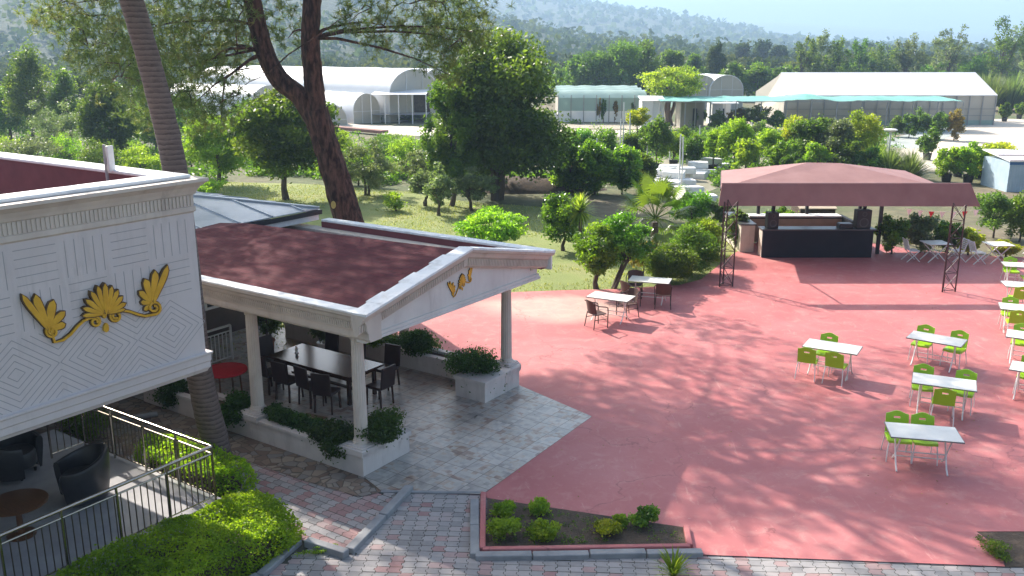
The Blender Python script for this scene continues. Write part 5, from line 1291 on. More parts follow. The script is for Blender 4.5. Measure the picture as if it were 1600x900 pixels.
# ------------------------------------------------------------------ hedges and shrubs near the camera
def shrub(name, label, cat, loc, w_, d_, h_, n, leaf, mat, seed, group=None, rz=0, clumps=18, rc=.38, z0=0, stem=True, aspect=.6, up=.3, boxy=False):
    g = rng(seed); o = thing(name, label, cat, loc, rz, group)
    if boxy:                                        # clipped hedge: leaves over a rounded box
        u = g.uniform(-1, 1, (n, 3)); ax = g.choice(3, n, p=[.2, .2, .6]); sgn = np.where(g.uniform(0, 1, n) < .5, -1, 1); sgn = np.where(ax == 2, 1, sgn)
        u[np.arange(n), ax] = sgn * (1 - g.uniform(0, 1, n)**2 * .25)
        r = np.linalg.norm(u[:, :2], axis=1, keepdims=True); u *= np.minimum(1, 1.22/np.maximum(np.linalg.norm(u * [1, 1, .8], axis=1, keepdims=True), 1e-6))
        P = u * np.array([w_/2, d_/2, h_/2]) + [0, 0, h_/2]
        P[:, 2] += nz(P[:, 0]*1.0, P[:, 1]*1.0, seed, 5, 2.6) * .12 + (g.uniform(0, 1, n) > .97) * g.uniform(0, .10, n); P[:, 2] = np.maximum(P[:, 2], .02)
        P += g.normal(size=P.shape) * .02
        t = np.clip(.5 + nz(P[:, 0], P[:, 1], seed+1, 4, 4.0) * .3 + g.uniform(-.25, .25, n), 0, 1)
    else:
        P, t, K = crown_points(g, n, w_, d_, h_, z0, clumps, rc, .35); P[:, 2] = np.maximum(P[:, 2], z0 * .5 + .01 if z0 > 0 else .01)
    quads_object('foliage', cards(g, P, leaf, aspect, up), LEAF[mat], t, o)
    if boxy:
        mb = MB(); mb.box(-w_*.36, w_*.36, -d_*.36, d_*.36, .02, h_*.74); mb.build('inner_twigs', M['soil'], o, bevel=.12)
    elif stem:
        mb = MB(); 
        for k in range(4):
            p = K[g.integers(len(K))]; mb.tube([(0, 0, z0*0), p*.5, p*.9], [.02, .014, .006], 5)
        mb.build('stem', M['trunk'], o)
    return o
hw = L2W(.10, -4.55, 0)
shrub('hedge', 'dense bright green clipped hedge below the terrace railing', 'hedge', hw, 1.75, 4.7, .60, 40000, .050, 'hedge', 41, rz=PA, boxy=True, up=.6)
hw = L2W(-2.5, -1.95, 0)
shrub('hedge', 'low strip of bright green bushes behind the terrace railing', 'hedge', hw, 2.9, .85, .62, 7000, .06, 'hedge', 42, rz=PA, boxy=True, up=.5)
hw = L2W(-6.2, -1.9, 0)
shrub('shrub', 'dark green shrubs under the building beyond the end of the railing', 'shrub', hw, 1.5, 1.0, .95, 3500, .06, 'mid', 43, rz=PA)
# shrubs overhanging the planters
GP = 'shrubs growing in the pavilion planters'
for i, (x, y, w_, d_, h_, z0, n, lab) in enumerate([
  (-.92, .14, .82, .74, .72, .12, 3600, 'round shrub spilling over the planter left of the front column'),
  (-.22, .82, .62, .88, .52, .40, 3000, 'round shrub on the planter right of the front column'),
  (-3.78, .12, .66, .66, .70, .10, 3000, 'round shrub spilling over the planter left of the middle column'),
  (-2.62, .28, .44, .40, .34, .38, 1200, 'small dark shrub just right of the middle column'),
  (-2.12, .28, .46, .38, .30, .38, 1200, 'small dark shrub in the middle of the near planter'),
  (-1.62, .28, .44, .40, .30, .38, 1200, 'small dark shrub in the near planter beside the big overhanging one'),
  (-6.0, .12, .60, .60, .62, .12, 2600, 'round shrub at the back end of the near planter beside the palm'),
  (-2.85, .34, .30, .30, .30, .48, 600, 'sprig of dark leaves directly behind the middle column'),
  (-1.0, 4.75, 1.05, .95, .86, .14, 5200, 'large leafy shrub tumbling over the planter beside the front right column'),
  (-3.25, 5.35, 1.0, .8, .58, .34, 3800, 'leafy shrub over the far planter right of the rear column'),
  (-4.55, 5.4, .72, .62, .50, .34, 2600, 'leafy shrub over the far planter left of the rear column')]):
    shrub('planter_shrub', lab, 'shrub', L2W(x, y, 0), w_*1.42, d_*1.42, h_*1.2, int(n*2.3), .055, 'shade' if i != 10 else 'citrus', 60+i, GP, PA, 12, .45, z0)
shrub('planter_shrub', 'yellowish shrub at the far end of the right hand planter', 'shrub', L2W(-6.2, 5.45, 0), .9, .5, .36, 1500, .05, 'yellow', 75, GP, PA, 10, .4, .42)
# big plants in pots in the shaded corner
for i, (x, y, w_, h_, lab) in enumerate([(-7.0, 1.1, 1.1, 1.9, 'tall dark leafy plant in a white pot beside the white railing'), (-6.9, 3.6, .9, 1.5, 'dark leafy potted plant at the back of the pavilion behind the long table'), (-5.9, 4.75, .6, 1.05, 'pale variegated potted plant near the far planter wall')]):
    o = shrub('potted_plant', lab, 'plant', L2W(x, y, .04), w_, w_, h_, 2600, .10, 'dark' if i < 2 else 'olive', 80+i, None, PA, 14, .35, .55 if i < 2 else .35)
    r = .26 if i < 2 else .17; MB().lathe([(r*.7, 0), (r*.85, r*.3), (r, r*1.8), (r*1.12, r*1.95), (r*1.1, r*2.05), (r*.9, r*1.9), (.01, r*1.85)], 20).build('pot', M['whitepaint'] if i != 1 else M['potterra'], o, smooth=True)
# shrub bed
GB = 'small shrubs in the red rimmed bed'
for i, (x0, x1, y0, y1, mat, lab) in enumerate([
  (766, 808, 790, 822, 'light', 'bright green shrub at the back left corner of the small bed'), (758, 815, 815, 856, 'light', 'spreading bright green shrub at the front left of the small bed'),
  (822, 860, 786, 817, 'light', 'compact green shrub second from the left at the back of the bed'), (820, 880, 817, 857, 'light', 'broad green shrub at the front of the bed with a yellowish right side'),
  (926, 974, 822, 850, 'golden', 'golden yellow low shrub in the middle front of the bed'), (959, 985, 811, 836, 'light', 'tiny green shrub between the golden one and the round dark one'),
  (986, 1032, 800, 836, 'citrus', 'round darker green shrub toward the right end of the bed')]):
    c = bp((x0+x1)/2, y1 - 5); wd = (x1-x0) * c[1] / CF * 1.05; h_ = zat(0, c[1] + wd*.25, y0) + .02
    shrub('bed_shrub', lab, 'shrub', (c[0], c[1] + wd*.30, .05), wd, wd, max(.22, h_), 2300, .052, mat, 100+i, GB, 0, 12, .42, 0)
def blades(name, label, cat, loc, n, L_, w_, mat, seed, tilt=(.3, 1.2), group=None, droop=.5, trunk=0):
    g = rng(seed); o = thing(name, label, cat, loc, 0, group); mb = []; T = []
    for i in range(n):
        az = g.uniform(0, 6.28); el = math.pi/2 - g.uniform(*tilt); l_ = L_ * g.uniform(.7, 1.1); k = 5; p = np.array([0, 0, trunk], float); pts = [p]
        for j in range(k):
            e = el - droop * (j/k)**1.5 * 1.6; p = p + np.array([math.cos(az)*math.cos(e), math.sin(az)*math.cos(e), math.sin(e)])*l_/k; pts.append(p)
        s = np.array([-math.sin(az), math.cos(az), 0]); ws = [w_*.7, w_, w_*.95, w_*.75, w_*.45, .002]; tt = g.uniform(0, 1)
        for j in range(k): mb.append([pts[j]-s*ws[j]/2, pts[j]+s*ws[j]/2, pts[j+1]+s*ws[j+1]/2, pts[j+1]-s*ws[j+1]/2]); T.append(tt)
    quads_object('leaves', np.array(mb), LEAF[mat], T, o); return o
c = bp(1052, 903); blades('strap_leaf_plant', 'tuft of long strap leaves growing out of the grey paving at the bottom', 'plant', (c[0], c[1], .02), 60, .5, .035, 'light', 120, (.1, 1.1))
c = bp(1556, 862); shrub('weed_patch', 'patch of green weeds in the bare corner bed at bottom right', 'weeds', (c[0], c[1], .028), .75, .9, .14, 1400, .035, 'mid', 121, None, 0, 16, .3, 0, False)
c = bp(500, 866); shrub('weed_patch', 'small weeds growing around the loose kerb stones', 'weeds', (c[0], c[1], .02), .7, .25, .12, 700, .03, 'light', 122, None, .3, 14, .3, 0, False)
# fan palm
fp = thing('fan_palm', 'broad fan palm with bright backlit leaves on the lawn edge', 'palm tree', (bp(1022, 388)[0], bp(1022, 388)[1], 0)); g = rng(130)
MB().tube([(0, 0, 0), (0, .05, .5), (0, 0, 1.1)], [.16, .15, .13], 10).build('trunk', M['palmbark'], fp, smooth=True)
for i in range(26):
    az = i*2.4; el = 1.35 - i*.075; mb = MB(); c0_ = np.array([0, 0, 1.25]); L1 = g.uniform(.95, 1.3)
    d = np.array([math.cos(az)*math.cos(el), math.sin(az)*math.cos(el), math.sin(el)]); hub = c0_ + d*L1 + [0, 0, -.1 if el < .3 else 0]
    mb.tube([c0_, (c0_+hub)/2 + [0, 0, .06], hub], [.02, .014, .01], 5)
    s = np.array([-math.sin(az), math.cos(az), 0]); nf = 30
    for j in range(nf):
        a = (j/(nf-1)-.5) * 4.0; dd = d*math.cos(a) + s*math.sin(a); l_ = .95 * (.75 + .25*math.cos(a)) * g.uniform(.9, 1.05); md = hub + dd*l_*.55; tp_ = hub + dd*l_ + [0, 0, -.16 - .1*abs(a)/2]
        wv = np.cross(dd, np.cross(d, s)); wv /= np.linalg.norm(wv); mb.add([hub, md + wv*.030, tp_, md - wv*.030], [(0, 1, 2, 3)])
    mb.build('leaf_fan', LEAF['palm'], fp)
# yucca
yc = bp(905, 398); yu = blades('yucca', 'spiky yucca rosette on a thin trunk among the small lawn trees', 'yucca', (yc[0], yc[1], 0), 260, .85, .055, 'palm', 131, (.0, 2.3), None, .45, 1.75)
MB().tube([(0, 0, 0), (.03, 0, .8), (0, 0, 1.8)], [.09, .07, .08], 8).build('trunk', M['trunk'], yu, smooth=True)

# ------------------------------------------------------------------ garden trees
GL = 'trees and bushes on the garden lawn'
T = tree_px
T('broadleaf_tree', 'round green lawn tree with a single thin trunk between the palm and the pine', 'tree', 447, 312, 128, 168, 286, n=15000, leaf=.26, mat='mid', seed=201, clumps=60, rc=.22, shell=.3, trunk_r=.16)
T('broadleaf_tree', 'pale feathery tree left of the round lawn tree, partly behind it', 'tree', 345, 292, 172, 118, 262, n=8000, leaf=.22, mat='light', seed=202, clumps=40, rc=.24, shell=.3, trunk_r=.12)
o = tree('large_tree', 'huge dense dark green tree standing in the middle of the garden', 'tree', bp(776, 312)[0], bp(776, 312)[1], zat(0, bp(776, 312)[1], 38), 8.6, .5, shape='egg', n=33000, leaf=.27, mat='dark', seed=203, clumps=64, rc=.23, shell=.30, trunk_r=.2, stems=3, limbs=12)
tree('broadleaf_tree', 'lighter green lower tree growing into the left side of the huge dark tree', 'tree', bp(706, 322)[0], bp(706, 322)[1], zat(0, bp(706, 322)[1], 120), 3.0, .8, n=12000, leaf=.20, mat='mid', seed=204, clumps=50, rc=.22, shell=.3, trunk_r=.12)
for i, (bx, by, ty, w_, low, n, lab) in enumerate([
  (572, 306, 212, 92, 278, 4200, 'grey green olive tree just right of the pine trunk'), (686, 336, 250, 60, 300, 2600, 'small slim olive tree on the lawn behind the pavilion'),
  (660, 322, 262, 44, 296, 1500, 'smallest olive tree left of the slim one behind the pavilion'), (742, 330, 262, 78, 300, 3600, 'grey olive bush in the shade under the huge dark tree'), (655, 296, 232, 60, 276, 2000, 'pale olive bush behind the slim olive tree'),
  (62, 276, 205, 110, 262, 4200, 'wide grey olive tree above the left end of the building roof'), (88, 252, 148, 96, 236, 4200, 'tall grey green tree at the far left'), (280, 262, 205, 50, 246, 1500, 'grey olive bush right of the tall palm trunk')]):
    T('olive_tree', lab, 'olive tree', bx, by, ty, w_, low, n=n, leaf=.15, mat='olive', seed=210+i, clumps=34, rc=.2, shell=.2, trunk_r=.07, stems=2, group='olive trees')
for i, (bx, by, ty, w_, low, n, mat, lab) in enumerate([
  (772, 388, 326, 112, 386, 7000, 'light', 'bright green rounded citrus bush directly behind the pavilion gable'),
  (880, 392, 292, 74, 366, 6000, 'citrus', 'small citrus tree left of the yucca'),
  (1080, 352, 292, 66, 348, 4200, 'citrus', 'dark green bush behind the fan palm'),
  (560, 290, 222, 66, 284, 2600, 'mid', 'green bush behind the olive right of the pine'), (636, 262, 208, 56, 256, 2600, 'light', 'bright green low bush before the dirt path, left one'), (672, 266, 212, 50, 258, 2200, 'citrus', 'dark compact bush before the dirt path, right one'),
  (600, 246, 204, 90, 240, 3000, 'mid', 'long green bush at the edge of the dirt path behind the olives'), (530, 268, 196, 70, 262, 3000, 'light', 'light green bush showing right behind the pine trunk'),
  (320, 304, 276, 66, 303, 2600, 'light', 'bright low bush at the left edge of the lawn'), (222, 282, 226, 74, 281, 3200, 'light', 'sunlit bright bush between the antenna and the palm trunk'), (300, 262, 215, 60, 256, 2400, 'light', 'bright bush behind the palm on its right'),
  (160, 282, 208, 66, 280, 2600, 'mid', 'green bush left of the antenna'), (18, 262, 212, 62, 258, 2400, 'light', 'bright round bush at the left border of the picture'), (108, 272, 200, 50, 268, 1800, 'light', 'light green bush between the two grey olives at left'),
  (862, 330, 300, 30, 328, 700, 'mid', 'little bush on the lawn behind the citrus tree'), (618, 330, 296, 36, 329, 800, 'light', 'low clump at the back of the lawn')]):
    T('bush', lab, 'bush', bx, by, ty, w_, low, n=n, leaf=.14, mat=mat, seed=230+i, clumps=34, rc=.28, shell=.3, trunk_r=.05 if by-low < 8 else .075, group=GL)
# the pair of citrus trees beside the terrace
def px_tree(name, lab, cat, bx, by, ty, w_, low, **k):
    return T(name, lab, cat, bx, by, ty, w_, low, **k)
px_tree('citrus_tree', 'small dark citrus tree with a straight trunk at the terrace edge', 'tree', 932, 452, 348, 92, 424, n=6500, leaf=.13, mat='citrus', seed=250, clumps=34, rc=.26, shell=.3, trunk_r=.085, lean=(0, 0), group=GL)
px_tree('citrus_tree', 'small citrus tree with a forked trunk at the terrace edge', 'tree', 952, 452, 338, 96, 418, n=6500, leaf=.13, mat='citrus', seed=251, clumps=34, rc=.26, shell=.3, trunk_r=.06, stems=2, lean=(.55, .3), group=GL)
T('bush', 'reddish tipped bush hanging behind the forked citrus tree', 'bush', 1005, 432, 372, 40, 428, n=1600, leaf=.12, mat='red', seed=252, clumps=16, rc=.3, shell=.3, trunk_r=.03, group=GL)
# round bushes at the terrace corner
for i, (px, by, ty, w_, mat, lab) in enumerate([(1046, 448, 378, 84, 'mid', 'rounded feathery bush behind the second brown chair table'), (1080, 436, 352, 88, 'mid', 'big rounded feathery bush left of the lattice post'), (1098, 410, 340, 66, 'light', 'bright topped feathery bush behind the big one by the lattice post')]):
    T('feathery_bush', lab, 'bush', px, by-6, ty, w_, by-8, n=9000, leaf=.13, mat=mat, seed=260+i, clumps=50, rc=.3, shell=.5, trunk_r=.04, aspect=.3, group='rounded feathery bushes at the terrace corner')
# laurel hedge behind the yucca and other dense masses
for i, (px, w_, ty, by, mat) in enumerate([(890, 62, 222, 300, 'citrus'), (930, 66, 216, 304, 'citrus'), (972, 62, 226, 304, 'citrus'), (1002, 44, 240, 300, 'mid')]):
    T('laurel_bush', ['dense dark laurel bush at the left end of the nursery hedge', 'dense dark laurel bush, second from the left in the nursery hedge', 'dense dark laurel bush, third from the left in the nursery hedge', 'lighter laurel bush at the right end of the nursery hedge'][i], 'bush', px, by, ty, w_, by-6, n=6500, leaf=.22, mat=mat, seed=270+i, clumps=40, rc=.28, shell=.4, trunk_r=.05, group='laurel bushes of the nursery hedge')
# ground under the huge tree: heaped soil
def mound(name, label, x, y, w_, d_, h_, mat, seed):
    g = rng(seed); n = 28; mb = MB(); vs = []; 
    for j in range(n):
        for i in range(n):
            u, v = i/(n-1)*2-1, j/(n-1)*2-1; r = math.sqrt(u*u+v*v); z = h_*max(0, 1-r**2)**.8
            vs.append((u*w_/2, v*d_/2, z*(1+.0) - .02))
    A = np.array(vs); A[:, 2] += np.where(A[:, 2] > 0, nz(A[:, 0], A[:, 1], seed, 5, 1.6)*h_*.22, 0)
    mb.add([tuple(p) for p in A], [(j*n+i, j*n+i+1, (j+1)*n+i+1, (j+1)*n+i) for j in range(n-1) for i in range(n-1)])
    o = mb.build(name, M[mat], smooth=True, loc=(x, y, 0)); tag(o, label, 'soil heap'); return o
c = bp(830, 296); mound('soil_heap', 'long brown bank of bare soil in the shade of the huge tree', c[0], c[1], 9, 3.5, .8, 'soil', 281)
# left background thicket: individual trees
for i, (bx, by, ty, w_, low, n, mat, lab) in enumerate([
  (182, 262, 122, 112, 250, 12000, 'dark', 'big dark bluish tree behind the bushes left of the palm'), (58, 226, 62, 92, 205, 8000, 'mid', 'tall leafy tree with spreading branches at the far left'), (112, 232, 96, 60, 215, 4500, 'mid', 'green tree behind the tall grey one at the far left'),
  (18, 222, 132, 66, 212, 4000, 'mid', 'dense green tree cut by the left border'), (245, 238, 120, 80, 225, 7000, 'dark', 'dark tree directly behind the palm trunk'), (300, 226, 140, 76, 215, 6000, 'mid', 'green tree behind the pale feathery tree'),
  (385, 232, 150, 60, 222, 4000, 'mid', 'green tree rising behind the round lawn tree on its left'), (140, 205, 100, 70, 195, 4000, 'far', 'hazy tree in the second row at left'), (215, 200, 100, 80, 190, 4500, 'far', 'hazy tree in the second row left of the palm'), (500, 245, 180, 56, 240, 2600, 'mid', 'green tree between the round lawn tree and the pine trunk'),
  (30, 190, 100, 60, 182, 2600, 'far', 'hazy tree in the second row at the left border')]):
    T('broadleaf_tree', lab, 'tree', bx, by, ty, w_, low, n=n, leaf=.24, mat=mat, seed=290+i, clumps=44, rc=.24, shell=.35, trunk_r=.14, group='trees in the thicket at left')

# ------------------------------------------------------------------ nursery plants
GN = 'potted trees in the nursery rows'
extra = []
rows = [  # base x, base y, top y, width, low, material, shape, label
 (908, 254, 187, 38, 226, 'citrus', 'dome', 'dark clipped ball tree at the left end of the nursery rows'),
 (944, 256, 184, 46, 228, 'citrus', 'dome', 'wide clipped ball tree second from the left in the nursery rows'),
 (985, 262, 205, 30, 246, 'mid', 'ellipsoid', 'narrow leafy young tree right of the two ball trees'),
 (1025, 268, 188, 52, 250, 'mid', 'umbrella', 'weeping tree with hanging branches behind the foam blocks'),
 (1052, 262, 205, 34, 250, 'light', 'umbrella', 'small bright weeping tree beside the larger weeping one'),
 (1082, 266, 199, 42, 242, 'mid', 'dome', 'dark round topped tree left of the canopy corner'),
 (1113, 270, 205, 34, 254, 'light', 'umbrella', 'slim weeping tree above the left corner of the canopy'),
 (1146, 272, 188, 62, 256, 'light', 'umbrella', 'broad bright weeping tree above the left end of the canopy'),
 (1176, 262, 190, 40, 236, 'olive', 'ellipsoid', 'grey leaved young tree behind the broad weeping one'),
 (1203, 270, 203, 50, 256, 'light', 'umbrella', 'bright arching tree over the left half of the canopy'),
 (1236, 268, 184, 48, 240, 'yellow', 'umbrella', 'yellow green arching tree left of the canopy ridge'),
 (1262, 272, 176, 66, 245, 'mid', 'ellipsoid', 'tall full tree just left of the canopy ridge'),
 (1300, 276, 186, 70, 248, 'olive', 'ellipsoid', 'loose pale tree right above the canopy ridge'),
 (1334, 272, 172, 70, 235, 'golden', 'ellipsoid', 'golden tinted tree, the brightest above the canopy'),
 (1318, 280, 214, 56, 256, 'mid', 'ellipsoid', 'low green tree in front of the golden tinted one'),
 (1276, 282, 222, 50, 262, 'light', 'ellipsoid', 'low bright tree in front of the ridge of the canopy'),
 (1478, 284, 225, 42, 262, 'light', 'ellipsoid', 'small light green potted tree above the awning right part'),
 (1512, 286, 220, 50, 258, 'light', 'ellipsoid', 'bright potted tree in the middle of the three behind the awning end'),
 (1548, 284, 216, 62, 256, 'yellow', 'ellipsoid', 'large yellow green potted tree left of the blue cabin'),
 (1092, 196, 168, 22, 188, 'mid', 'ellipsoid', 'tiny potted tree beside the sheds'),
 (1569, 190, 158, 18, 176, 'mid', 'ellipsoid', 'small potted tree beyond the end of the large white greenhouse'), (1592, 186, 158, 18, 172, 'mid', 'ellipsoid', 'small potted tree at the right border beyond the greenhouse'),
 (1448, 250, 196, 34, 236, 'mid', 'ellipsoid', 'dark young tree beside the dirt road'),
 (1006, 240, 198, 34, 226, 'mid', 'ellipsoid', 'leafy young tree behind the narrow one at the left of the rows'), (1066, 244, 196, 36, 228, 'mid', 'ellipsoid', 'leafy young tree between the two weeping trees'),
 (1098, 250, 206, 38, 238, 'citrus', 'ellipsoid', 'dark leafy young tree behind the slim weeping one'), (1128, 250, 200, 40, 238, 'mid', 'ellipsoid', 'leafy young tree behind the left part of the broad weeping one'),
 (1164, 286, 216, 44, 270, 'light', 'umbrella', 'low bright weeping tree touching the canopy sheet at left'), (1218, 284, 212, 46, 266, 'citrus', 'ellipsoid', 'dark low tree touching the canopy sheet left of the ridge'),
 (1248, 250, 190, 44, 234, 'light', 'ellipsoid', 'bright young tree in the row behind the arching ones'), (1186, 240, 188, 36, 226, 'mid', 'ellipsoid', 'young tree in the back row left of the greenhouse corner'),
 (1286, 246, 180, 44, 232, 'olive', 'ellipsoid', 'pale young tree in the back row above the ridge'), (1352, 282, 224, 44, 264, 'mid', 'ellipsoid', 'green low tree right of the golden tinted one'),
 (1236, 290, 236, 40, 276, 'mid', 'ellipsoid', 'lowest green tree directly above the canopy ridge left end'), (1322, 250, 186, 40, 236, 'light', 'ellipsoid', 'bright young tree just behind the golden tinted one'),
 (1496, 276, 228, 36, 258, 'light', 'ellipsoid', 'light potted tree filling the gap between the two right of the spiky mass'), (1530, 278, 224, 40, 260, 'mid', 'ellipsoid', 'green potted tree behind the gap left of the yellow green one')]
for i, (bx, by, ty, w_, low, mat, sh, lab) in enumerate(rows):
    area = w_ * (low - ty)
    T('nursery_tree', lab, 'potted tree', bx, by, ty, w_, low, n=int(900 + area*1.25), leaf=.19 if by > 230 else .3, mat=mat, seed=320+i, clumps=24 if sh != 'umbrella' else 40, rc=.34 if sh == 'dome' else .28, shell=.3, shape=sh, trunk_r=.055, pot=.32, droop=.5 if sh == 'umbrella' else 0, group=GN)
T('multistem_tree', 'yellow green flat topped tree with several leaning pale trunks before the greenhouses', 'tree', 1046, 196, 100, 98, 158, n=6500, leaf=.30, mat='light', seed=350, clumps=40, rc=.28, shell=.4, trunk_r=.22, stems=4)
T('ball_tree', 'pale clipped ball tree on a thin straight stem', 'tree', 995, 258, 166, 38, 198, n=2200, leaf=.16, mat='golden', seed=351, clumps=24, rc=.35, shell=.5, trunk_r=.04)
for i, (px, ty, w_) in enumerate([(936, 150, 9), (942, 148, 8), (960, 152, 9), (988, 158, 8)]):
    T('cypress', ['dark slim column cypress, leftmost in front of the middle greenhouse', 'slim column cypress touching the leftmost one', 'slim column cypress alone in the middle of the greenhouse front', 'slim column cypress nearest the multistem tree'][i], 'cypress', px, 192, ty, w_, 190, n=700, leaf=.25, mat='dark' if i % 2 else 'red', seed=355+i, clumps=14, rc=.3, shell=.2, trunk_r=.05, group='slim cypresses before the middle greenhouse')
for i, (px, by, ty, w_, mat, lab) in enumerate([(1118, 206, 172, 34, 'dark', 'dark shrub in the shade under the green net at its left end'), (1150, 204, 165, 36, 'red', 'brownish shrub under the green net'), (1182, 206, 160, 40, 'dark', 'tall dark shrub under the green net left of the greenhouse'), (1212, 206, 172, 30, 'mid', 'green shrub at the left corner of the large white greenhouse'),
   (1398, 214, 180, 30, 'mid', 'row plant at the left of the dark plants before the greenhouse'), (1420, 216, 172, 30, 'dark', 'dark spiky plant before the greenhouse side, left of three'), (1442, 217, 166, 32, 'dark', 'dark spiky plant before the greenhouse side, middle of three'), (1466, 219, 172, 32, 'dark', 'dark spiky plant before the greenhouse side, right of three'), (1490, 220, 170, 30, 'red', 'reddish plant at the right corner of the greenhouse'),
   (1128, 240, 196, 50, 'olive', 'grey green shrub between the nursery rows and the sheds'), (1062, 232, 200, 34, 'mid', 'green shrub behind the weeping trees'), (1010, 226, 200, 30, 'mid', 'green shrub below the multistem tree')]):
    T('nursery_shrub', lab, 'shrub', px, by, ty, w_, by-3, n=1700, leaf=.28, mat=mat, seed=365+i, clumps=24, rc=.26, shell=.2, trunk_r=.04, aspect=.35, group='shrubs around the greenhouses')
for i, (px, by, ty, w_, mat, lab) in enumerate([(1388, 282, 222, 60, 'grey', 'spiky grey green shrub mass behind the canopy, left part'), (1420, 284, 226, 52, 'grey', 'spiky grey green shrub mass behind the canopy, right part'), (1362, 278, 214, 40, 'palm', 'small yellow green palm like plant behind the canopy')]):
    c = bp(px, by); o = blades('spiky_shrub', lab, 'shrub', (c[0], c[1], 0), 900, zat(0, c[1], ty)*.9, .05, mat, 380+i, (.0, 1.25), 'spiky shrubs behind the canopy', .35)
# hedge and plants behind the terrace
for i, (px, by, ty, w_, low, mat, lab) in enumerate([(1552, 372, 292, 74, 362, 'dark', 'dark leafy tree behind the right end of the terrace'), (1592, 378, 296, 60, 366, 'citrus', 'dark leafy tree at the right border behind the terrace'), (1392, 398, 330, 52, 394, 'citrus', 'dark leafy shrub immediately right of the bar'), (1436, 396, 332, 60, 392, 'olive', 'dry pale brushy shrub behind the folding table'),
   (1478, 396, 338, 44, 392, 'mid', 'green shrub behind the right lattice post'), (1512, 400, 356, 36, 397, 'yellow', 'bright yellow green shrub right of the lattice post'), (1570, 402, 372, 40, 400, 'golden', 'low yellowish plants beside the white slatted chairs'), (1222, 366, 322, 50, 360, 'mid', 'green bush behind the bar seen under the canopy'), (1180, 372, 336, 40, 370, 'grey', 'tall weeds beside the left end of the bar'), (1150, 388, 330, 44, 386, 'grey', 'tall weeds left of the bar beyond the terrace edge'), (1128, 352, 306, 46, 348, 'grey', 'weedy clump below the white foam blocks')]):
    T('terrace_shrub', lab, 'shrub', px, by, ty, w_, low, n=3400, leaf=.14, mat=mat, seed=390+i, clumps=34, rc=.26, shell=.25, trunk_r=.04, aspect=.45, group='plants behind the terrace')
# undergrowth filling the ground between the garden trees
def undergrowth():
    g = rng(520); n = 620; Y = 62 / g.uniform(.52, 1.18, n); px = g.uniform(-40, 900, n); X = (px - 800) / CF * Y
    lw = B2((170, 322), (300, 285), (470, 280), (640, 292), (760, 310), (900, 325), (900, 420), (300, 620), (100, 620)); dp = B2((495, 183), (880, 192), (1000, 204), (1000, 218), (690, 218), (600, 216), (510, 204))
    k = ~in_poly(X, Y, lw) & ~in_poly(X, Y, dp); X, Y = X[k], Y[k]; n = len(X); cn = 90
    r = g.uniform(.6, 1.5, n); u = unit(g, n*cn).reshape(n, cn, 3); u[:, :, 2] = np.abs(u[:, :, 2])*.75
    C = np.stack([X, Y, 0*X], 1)[:, None, :] + u * r[:, None, None] * g.uniform(.5, 1, (n, cn, 1))
    t = np.repeat(g.uniform(0, .6, n), cn) + g.uniform(0, .4, n*cn)
    o = quads_object('undergrowth', cards(g, C.reshape(-1, 3), .28, .5, .3), LEAF['mid'], t); tag(o, 'tangled green undergrowth between the garden trees', 'undergrowth', kind='stuff')
undergrowth()
# reeds right of the large greenhouse
for i in range(7):
    px = 1534 + i*15; c = bp(px, 172 + (i % 2)*2)
    blades('reed_clump', 'tall grey green reed clump in the thick bank of reeds right of the large greenhouse', 'reeds', (c[0], c[1], 0), 420, zat(0, c[1], 112 + (i % 3)*4)*1.0, .16, 'grey', 410+i, (.0, .75), 'reed bank right of the large greenhouse', .25)
# distant tree lines
tl = [(880, 156, 98, 56), (905, 158, 84, 60), (935, 160, 62, 76), (972, 160, 52, 84), (1008, 158, 60, 70), (1046, 156, 72, 62), (1082, 154, 82, 52), (1116, 146, 58, 40), (1140, 158, 98, 60), (1182, 158, 96, 62), (1222, 158, 100, 50), (856, 150, 88, 50)]
LB = ['low tree at the left end of the tree line behind the middle greenhouse', 'green tree rising toward the tall dark ones behind the middle greenhouse', 'tall dark tree left of the tallest in the tree line', 'tallest dark tree in the line behind the middle greenhouse', 'tall dark tree right of the tallest in the tree line', 'medium tree descending right of the dark trees', 'small tree above the yellow green multistem crown', 'pale rounded tree standing alone farther back', 'low bushy tree above the small arched sheds', 'low bushy tree right of the arched sheds', 'low tree touching the left corner of the large white greenhouse roof', 'tree behind the right shoulder of the huge dark tree']
for i, (px, by, ty, w_) in enumerate(tl):
    T('poplar_tree', LB[i], 'tree', px, by, ty, w_, by-4, n=5200 if ty < 90 else 3400, leaf=.5, mat='mid' if i in (0, 1, 8, 9) else 'far' if i == 7 else 'dark', seed=430+i, clumps=40, rc=.25, shell=.3, trunk_r=.2, aspect=.45, group='tree line behind the middle greenhouse')
t2 = [(1158, 118, 66, 34), (1186, 118, 56, 36), (1214, 118, 60, 30)]
for i, (px, by, ty, w_) in enumerate(t2):
    T('far_tree', ['bluish hazy tree, left of three far behind the sheds', 'bluish hazy tree, tallest of three far behind the sheds', 'bluish hazy tree, right of three far behind the sheds'][i], 'tree', px, by, ty, w_, by-4, n=1600, leaf=1.0, mat='far', seed=445+i, clumps=24, rc=.3, shell=.3, trunk_r=.3, group='hazy trees far behind the sheds')
tr = [(1248, 152, 52, 52, 'mid'), (1272, 150, 44, 50, 'olive'), (1300, 150, 56, 46, 'mid'), (1340, 150, 52, 44, 'mid'), (1375, 150, 62, 56, 'mid'), (1412, 150, 52, 50, 'olive'), (1478, 150, 26, 74, 'olive'), (1455, 150, 92, 50, 'mid'), (1520, 152, 84, 56, 'mid'), (1562, 152, 24, 62, 'mid'), (1600, 152, 20, 60, 'olive'), (1330, 152, 92, 60, 'mid'), (1436, 130, 84, 36, 'far')]
